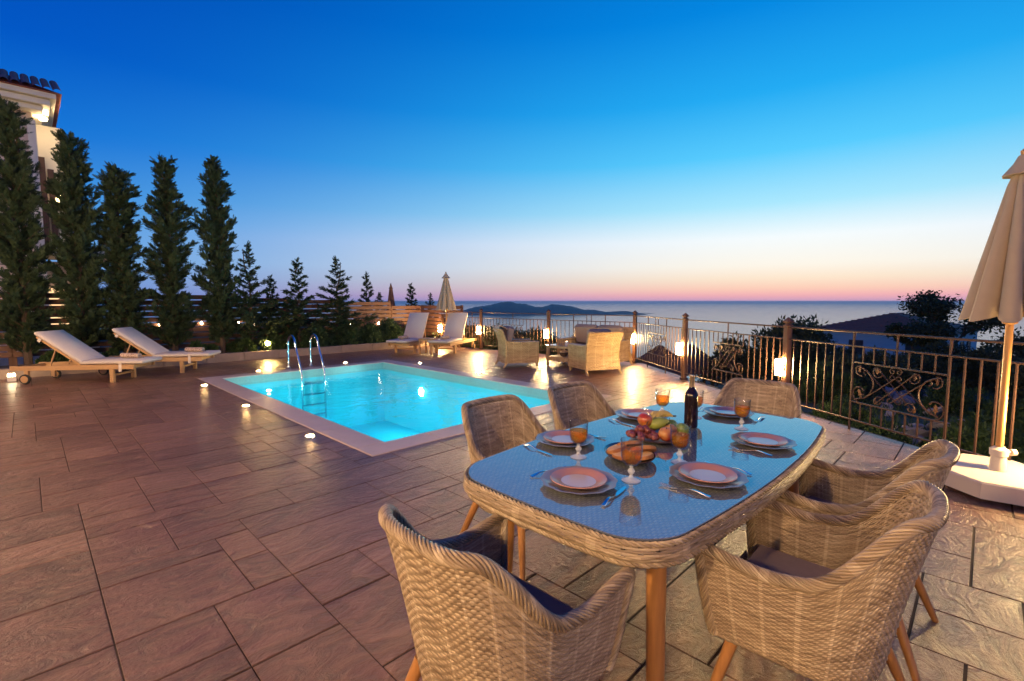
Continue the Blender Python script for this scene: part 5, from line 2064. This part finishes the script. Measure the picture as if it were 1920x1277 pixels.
# throw over armchair back
tw = MB()
ang = math.atan2(-.50, .86) - R(90)
vs, fs = [], []
for i in range(9):
    for j in range(15):
        u, v = i / 8, j / 14
        x = -.16 + .34 * u
        if v < .35:
            y, z = -.53 + .01 * math.sin(u * 9), .80 + v / .35 * .12
        else:
            q = (v - .35) / .65
            y, z = -.50 + q * .36 + .012 * math.sin(u * 11 + q * 4), .94 - q * q * .30 + .008 * math.sin(u * 14)
        vs.append((x, y, z))
for i in range(8):
    for j in range(14):
        a = i * 15 + j
        fs.append((a, a + 1, a + 16, a + 15))
tw.add(vs, fs)
twm = tw.mesh('throw_blanket', 'towel_spots', True)
o = tag(link('throw_blanket', twm, None, (8.08, 7.78, 0), ang), 'pale patterned throw draped over the armchair back cushion', 'blanket')
md = o.modifiers.new('thick', 'SOLIDIFY')
md.thickness = .012

ct = thing('coffee_table', 'square honey wicker coffee table with glass top and lower shelf', 'coffee table', (8.92, 6.98, 0), R(4))
for sx in (-1, 1):
    for sy in (-1, 1):
        MB().box((sx * .33, sy * .33, .235), (.055, .055, .47), None, 1, .006).build('leg', 'wicker_honey', ct)


def ctf(u, v):
    a = np.mod(u * 4, 4)
    i = np.floor(np.minimum(a, 3.9999))
    f_ = a - i
    xs = np.array([-.36, .36, .36, -.36, -.36])
    ys = np.array([-.36, -.36, .36, .36, -.36])
    ii = i.astype(int)
    return np.stack([xs[ii] + (xs[ii + 1] - xs[ii]) * f_, ys[ii] + (ys[ii + 1] - ys[ii]) * f_, .12 + v * .10], -1)


def ctf2(u, v):
    q = ctf(u, v)
    q[..., 2] = .42 + v * .05
    return q


link('shelf_band', weave('shelf_band', ctf, 64, 7, 'wicker_honey', .006, .0035), ct)
link('top_band', weave('top_band', ctf2, 64, 4, 'wicker_honey', .006, .0035), ct)
MB().box((0, 0, .205), (.66, .66, .02)).build('shelf', 'wicker_honey', ct)
MB().box((0, 0, .479), (.74, .74, .008), None, 1, .002).build('glass_top', 'table_glass', ct)
cdl = thing('candle_jar', 'small white candle jar on the coffee table', 'candle', (8.85, 6.95, .484))
MB().lathe([(.0, 0), (.038, 0), (.042, .01), (.042, .08), (.037, .08), (.037, .05), (0, .05)], 18).build('jar', 'candle_white', cdl, True)
MB().lathe([(.0, .05), (.004, .055), (.007, .068), (0, .09)], 8).build('flame', 'small_glow', cdl, True)
bw = thing('fruit_bowl', 'small round woven bowl on the coffee table shelf', 'bowl', (8.8, 7.0, .216))
MB().lathe([(.0, .0), (.06, 0), (.10, .05), (.105, .09), (.095, .09), (.085, .05), (.0, .02)], 18).build('bowl', 'thatch', bw, True)
MB().lathe([(.0, .03), (.06, .05), (.085, .09), (.06, .125), (.0, .14)], 14).build('woven_ball', 'wicker_honey', bw, True)


# ================================================================== TABLEWARE
ZG = .7517
NEAR = ['at the table end closest to the bread dish', 'on the parasol side, closest to the bread dish', 'on the parasol side, closest to the parasol base',
        'at the table end facing the railing lamp', 'on the pool side, closest to the wine bottle', 'on the pool side, closest to the bread dish']
SET = [(1.55, 1.15, 180), (1.98, .80, -90), (2.68, .80, -90), (3.22, 1.18, 0), (2.75, 1.56, 90), (1.98, 1.56, 90)]   # angle: towards the sitter
scal = lambda a, i: 1 + .022 * math.cos(12 * a)
chg = MB().lathe([(.0, .004), (.075, .002), (.09, .0), (.135, .012), (.152, .021), (.155, .024), (.150, .025), (.13, .018), (.09, .007), (.0, .007)], 60, wob=lambda a, i: 1 + (.022 * math.cos(12 * a) if 3 <= i <= 7 else 0)).mesh('charger_plate', 'charger_grey', True)
plt_ = MB().lathe([(.0, .0), (.07, .0), (.078, .003), (.112, .016), (.116, .0195), (.114, .022), (.108, .021), (.0785, .0105), (.072, .008), (.0, .008)], 48).mesh('rim', 'plate_clay', True)
well = MB().lathe([(.071, .0083), (.0, .0086)], 40).mesh('well', 'plate_pale', True)


def flat_handle(L, w):
    b = MB()
    prof_ = []
    n = 9
    for k in range(n):
        t_ = k / (n - 1)
        ww = w * (.95 - .62 * math.sin(min(1, t_ * 1.15) * math.pi / 2) ** 1.5)
        zz = .003 + .010 * math.sin(t_ * math.pi) ** 2
        prof_.append((t_ * L, ww / 2, zz))
    vs, fs = [], []
    for x, hw, z in prof_:
        vs += [(x, -hw, z), (x, hw, z), (x, hw * .8, z + .003), (x, -hw * .8, z + .003)]
    for k in range(n - 1):
        a = k * 4
        for q in range(4):
            r = (q + 1) % 4
            fs.append((a + q, a + r, a + 4 + r, a + 4 + q))
    fs += [(3, 2, 1, 0), tuple(4 * (n - 1) + q for q in range(4))]
    return b.add(vs, fs)


fk_h = flat_handle(.13, .019).mesh('handle', 'steel_cutlery', True)
fh_ = MB()
for k in range(5):
    pass
vs, fs = [], []
hp = [(.128, .004, .004), (.138, .010, .003), (.150, .0125, .002), (.162, .0125, .003)]
for x, hw, z in hp:
    vs += [(x, -hw, z), (x, hw, z), (x, hw, z + .0025), (x, -hw, z + .0025)]
for k in range(3):
    a = k * 4
    for q in range(4):
        r = (q + 1) % 4
        fs.append((a + q, a + r, a + 4 + r, a + 4 + q))
fs += [(3, 2, 1, 0), (12, 13, 14, 15)]
fh_.add(vs, fs)
fk_b = fh_.mesh('head', 'steel_cutlery', True)
tine = MB().box((.182, 0, .0062), (.042, .0028, .0022), Matrix.Rotation(R(-6), 3, 'Y')).mesh('tine', 'steel_cutlery')
kn_h = flat_handle(.11, .018).mesh('handle', 'steel_cutlery', True)
kb_ = MB()
bp = [(.106, -.006), (.125, -.0085), (.17, -.0095), (.205, -.007), (.222, .0), (.215, .007), (.16, .0085), (.112, .006)]
kb_.prism(bp, .003, .0052)
kn_b = kb_.mesh('blade', 'steel_cutlery')

# goblet: cut bowl with flutes, knobbed stem, wide foot
fl = lambda a, i: 1 + (.035 * math.cos(14 * a) if i in (7, 8, 9, 10, 11) else 0)
gob_o = [(.0, .0), (.036, .0), (.039, .002), (.030, .006), (.012, .014), (.007, .026), (.012, .034), (.0155, .041), (.012, .048), (.0075, .056), (.0085, .064)]
gprof = [(.0, .0), (.037, .0), (.0395, .002), (.030, .007), (.012, .014), (.0065, .026), (.0125, .034), (.016, .041), (.0125, .048), (.007, .056), (.0085, .063), (.0, .064)]
g_foot = MB().lathe(gprof, 28).mesh('stem_and_foot', 'crystal_solid', True)
bprof = [(.0085, .063), (.024, .070), (.036, .084), (.0415, .102), (.043, .122), (.0435, .140), (.0445, .158), (.0465, .176), (.0455, .177), (.0425, .158), (.0415, .140), (.041, .122), (.0395, .103), (.034, .086), (.022, .073), (.0, .069)]
g_bowl = MB().lathe(bprof, 56, wob=lambda a, i: 1 + (.028 * math.cos(14 * a) if 1 <= i <= 5 else (.018 * math.cos(14 * a) if i in (6, 7) else 0))).mesh('bowl', 'crystal_thin', True)
wprof = [(.0, .0705), (.021, .0745), (.033, .087), (.0385, .1035), (.0402, .122), (.0402, .1335), (.0, .1335)]
g_wine = MB().lathe(wprof, 28).mesh('wine', 'rose_wine', True)

GL = [(1.74, 1.02), (2.10, .98), (2.92, .99), (3.00, 1.30), (2.88, 1.47), (1.83, 1.36)]
FK = {0: (.19, 1), 1: (.0, 0)}
for i, ((x, y, an), w) in enumerate(zip(SET, NEAR)):
    a = R(an)
    out_ = Vector((math.cos(a), math.sin(a), 0))        # to the sitter
    rt_ = Vector((math.sin(a), -math.cos(a), 0)) * -1   # the sitter's right when facing the table
    rt_ = Vector((-math.sin(a), math.cos(a), 0))
    c_ = tag(link('charger_plate', chg, None, (x, y, ZG), rnd.random()), 'scalloped grey charger plate ' + w, 'charger plate', 'charger plates')
    p_ = thing('dinner_plate', 'clay rimmed dinner plate on a charger ' + w, 'plate', (x, y, ZG + .0095), 0, 'clay dinner plates')
    link('rim', plt_, p_)
    link('well', well, p_)
    base = Vector((x, y, ZG))
    # cutlery: handles towards the sitter
    for side, nm in ((-1, 'fork'), (1, 'knife')):
        q = base + rt_ * side * (.19 + rnd.uniform(-.012, .014)) + out_ * (.10 + rnd.uniform(-.03, .02))
        t_ = thing(nm, ('steel dinner %s ' % nm) + w, nm, (q.x, q.y, ZG + .0006), math.atan2(-out_.y, -out_.x) + R(rnd.uniform(-14, 14)), 'steel %ss by the plates' % ('fork' if nm == 'fork' else 'knive'))
        if nm == 'fork':
            link('handle', fk_h, t_)
            link('head', fk_b, t_)
            for k in range(4):
                link('tine', tine, t_, (0, -.0105 + .007 * k, 0))
        else:
            link('handle', kn_h, t_)
            link('blade', kn_b, t_)
    gx, gy = GL[i]
    t_ = thing('wine_goblet', 'cut glass goblet of amber rose wine ' + w, 'goblet', (gx, gy, ZG + .0005), rnd.random() * 3, 'goblets of amber wine')
    link('stem_and_foot', g_foot, t_)
    link('bowl', g_bowl, t_)
    link('wine', g_wine, t_)

# bottle
bt = thing('wine_bottle', 'dark wine bottle with oval cream label and gold capsule', 'bottle', (2.75, 1.22, ZG + .0005), R(200))
MB().lathe([(.0, .004), (.030, .0), (.0375, .004), (.0385, .012), (.0385, .185), (.036, .203), (.026, .222), (.0165, .236), (.0150, .250), (.0150, .262), (.0, .262)], 36).build('body', 'bottle_glass', bt, True)
MB().lathe([(.0158, .240), (.0152, .252), (.0152, .296), (.0165, .298), (.0165, .308), (.0150, .312), (.0, .312)], 24).build('capsule', 'foil', bt, True)


def on_bottle(pts2, r, name, mat, par):
    """thin shape wrapped on the bottle, facing -X of its own frame"""
    b = MB()
    n = len(pts2)
    cx_ = sum(q[0] for q in pts2) / n
    cz_ = sum(q[1] for q in pts2) / n
    w_ = lambda q, rr: (-rr * math.cos(q[0] / r), rr * math.sin(q[0] / r), q[1])
    rings = []
    vs = []
    for f_ in (1.0, .75, .5, .25):
        vs += [w_((cx_ + (q[0] - cx_) * f_, cz_ + (q[1] - cz_) * f_), r) for q in pts2]
    vs.append(w_((cx_, cz_), r))
    fs = []
    for k in range(3):
        for i_ in range(n):
            j_ = (i_ + 1) % n
            fs.append((k * n + i_, k * n + j_, (k + 1) * n + j_, (k + 1) * n + i_))
    for i_ in range(n):
        fs.append((3 * n + i_, 3 * n + (i_ + 1) % n, 4 * n))
    b.add(vs, fs)
    return b.build(name, mat, par, True)


lbp = on_bottle([(.033 * math.cos(2 * math.pi * k / 28), .100 + .042 * math.sin(2 * math.pi * k / 28)) for k in range(28)], .0390, 'front_label', 'label_paper', bt)
for zz, w_ in ((.121, .018), (.108, .026), (.100, .026), (.086, .015)):
    on_bottle([(-w_ / 2, zz - .0018), (0, zz - .0018), (w_ / 2, zz - .0018), (w_ / 2, zz + .0018), (0, zz + .0018), (-w_ / 2, zz + .0018)], .0394, 'print_line', 'label_ink', lbp)

# fruit platter
fp_ = tag(MB().lathe([(.0, .0), (.09, .0), (.13, .008), (.165, .022), (.168, .026), (.160, .027), (.125, .014), (.0, .008)], 40).build('fruit_platter', 'dish_brown', None, True, (2.40, 1.24, ZG + .0005)), 'dark oval platter heaped with fruit in the table centre', 'platter')
fp_.scale = (1.08, .95, 1)


def fruit(name, mat, x, y, z, r, label, sq=.92, dent=True, group='fruit on the platter', rot=(0, 0, 0), pear=0.0):
    pr_ = []
    for k in range(13):
        a = -math.pi / 2 + math.pi * k / 12
        rr_ = math.cos(a)
        zz = math.sin(a) * sq
        if dent and k > 9:
            zz -= .10 * (k - 9) / 3
        if pear:
            zz = zz * (1 + pear * .5) + (pear * .3 if k > 6 else 0)
            rr_ *= 1 - pear * .5 * max(0, math.sin(a))
        pr_.append((max(rr_, 0) * r, zz * r))
    t_ = thing(name, label, name.replace('_', ' '), (x, y, z), 0, group)
    t_.rotation_euler = rot
    MB().lathe(pr_, 20).build('flesh', mat, t_, True)
    top = pr_[-1][1]
    MB().tube([(0, 0, top - .004), (.003, 0, top + .010)], .002, 5).build('stalk', 'stem', t_, True)
    return t_


zf = ZG + .012
fruit('red_apple', 'red_apple', 2.37, 1.31, zf + .085, .042, 'shiny red apple on top of the fruit heap', rot=(.3, .2, 0))
fruit('peach', 'peach', 2.33, 1.165, zf + .040, .040, 'orange peach with red blush at the platter rim', rot=(.2, -.3, 0))
fruit('peach', 'peach', 2.425, 1.19, zf + .037, .037, 'darker peach beside the blushed one', rot=(-.4, .3, 1))
fruit('green_apple', 'green_apple', 2.49, 1.15, zf + .038, .038, 'green apple at the platter edge toward the parasol', rot=(.3, .5, 0))
fruit('green_apple', 'green_apple', 2.52, 1.235, zf + .040, .038, 'green apple behind, beside the bottle', rot=(-.3, .2, 0))
fruit('pear', 'pear', 2.41, 1.255, zf + .068, .034, 'yellow green pear lying across the heap', sq=1.2, dent=False, rot=(R(75), 0, R(40)), pear=.7)
fruit('red_apple', 'peach', 2.46, 1.31, zf + .042, .040, 'reddish fruit hidden behind the bananas', rot=(.1, .1, 0))
for i, (dx, dy, a, lab) in enumerate([(.05, .035, 20, 'curved yellow banana on top of the fruit heap'), (.085, .015, 8, 'second banana nearest the bottle')]):
    pts = [(-.06 + .12 * k / 9, .022 * math.sin(k / 9 * math.pi), .018 * math.sin(k / 9 * math.pi)) for k in range(10)]
    t_ = thing('banana', lab, 'banana', (2.40 + dx, 1.24 + dy, zf + .088), R(a - 30), 'fruit on the platter')
    MB().tube(pts, [.005, .011, .016, .018, .0185, .0185, .018, .016, .011, .005], 8).build('peel', 'banana', t_, True)
    MB().tube([pts[-1], (pts[-1][0] + .02, pts[-1][1] - .004, 0)], [.005, .004], 6).build('stalk', 'stem', t_, True)
gp = thing('grape_bunch', 'bunch of dark red grapes spilling over the platter edge', 'grapes', (2.29, 1.27, zf), 0, 'fruit on the platter')
gme = MB().lathe([(max(0, math.cos(-math.pi / 2 + math.pi * k / 8)) * .0155, math.sin(-math.pi / 2 + math.pi * k / 8) * .0165) for k in range(9)], 12).mesh('grape', 'grape', True)
gr_ = random.Random(4)
for k in range(46):
    a = gr_.uniform(0, 6.28)
    r = gr_.random() ** .6 * .075
    lay = gr_.random()
    o = link('grape', gme, gp, (r * math.cos(a) * .8 - .01, r * math.sin(a) * 1.15, .018 + lay * .055 * (1 - r / .09)), (gr_.random(), gr_.random(), 0))
MB().tube([(0, 0, .05), (.03, .0, .08), (.06, .01, .085)], .0025, 5).build('stalk', 'stem', gp, True)

# bread dish
bd = tag(MB().lathe([(.0, .0), (.085, .0), (.12, .010), (.142, .026), (.145, .030), (.138, .030), (.115, .014), (.0, .006)], 40).build('bread_dish', 'black_dish', None, True, (1.99, 1.18, ZG + .0005), R(45)), 'black oval dish holding bread slices', 'dish')
bd.scale = (1.12, .80, 1)


def bread(x, y, z, rx, rz, r, lab):
    t_ = thing('bread_slice', lab, 'bread', (x, y, z), 0, 'bread slices in the black dish')
    t_.rotation_euler = (rx, 0, rz)
    n = 26
    out_ = [(r * math.cos(2 * math.pi * k / n) * (1 + .03 * math.sin(3 * 2 * math.pi * k / n)), r * .84 * math.sin(2 * math.pi * k / n)) for k in range(n)]
    MB().prism(out_, -.008, .008, .003).build('crust', 'bread_crust', t_, True)
    MB().prism([(a * .90, b__ * .90) for a, b__ in out_], .0082, .0092).build('crumb', 'bread_crumb', t_)
    return t_


bread(1.965, 1.235, ZG + .040, R(-20), R(20), .058, 'bread slice at the back of the dish')
bread(2.035, 1.205, ZG + .052, R(-28), R(-35), .062, 'bread slice leaning in the dish middle')
bread(2.025, 1.125, ZG + .046, R(-30), R(-40), .064, 'round pale bread slice in front of the dish')
bread(1.93, 1.185, ZG + .032, R(-12), R(60), .052, 'darker bread slice behind the goblet in the dish')
bread(1.99, 1.10, ZG + .030, R(-10), R(10), .050, 'seeded bread slice at the dish edge')


# ================================================================== AIR
hz = MB()
n = 48
for z in (-151.2, 9.5):
    for k in range(n):
        a = 2 * math.pi * k / n
        hz.v.append((45000 * math.cos(a), 45000 * math.sin(a), z))
hz.f = [tuple(range(n - 1, -1, -1)), tuple(range(n, 2 * n))] + [(k, (k + 1) % n, n + (k + 1) % n, n + k) for k in range(n)]
t = NT('haze_air')
pv = t.node('ShaderNodeVolumePrincipled')
pv.inputs['Color'].default_value = (0.80, 0.92, 1.0, 1)
pv.inputs['Density'].default_value = 0.6e-4
pv.inputs['Anisotropy'].default_value = 0.55
t.l.new(pv.outputs[0], t.out.inputs['Volume'])
MATS['haze_air'] = t.m
hob = tag(hz.build('haze', 'haze_air'), kind='stuff')
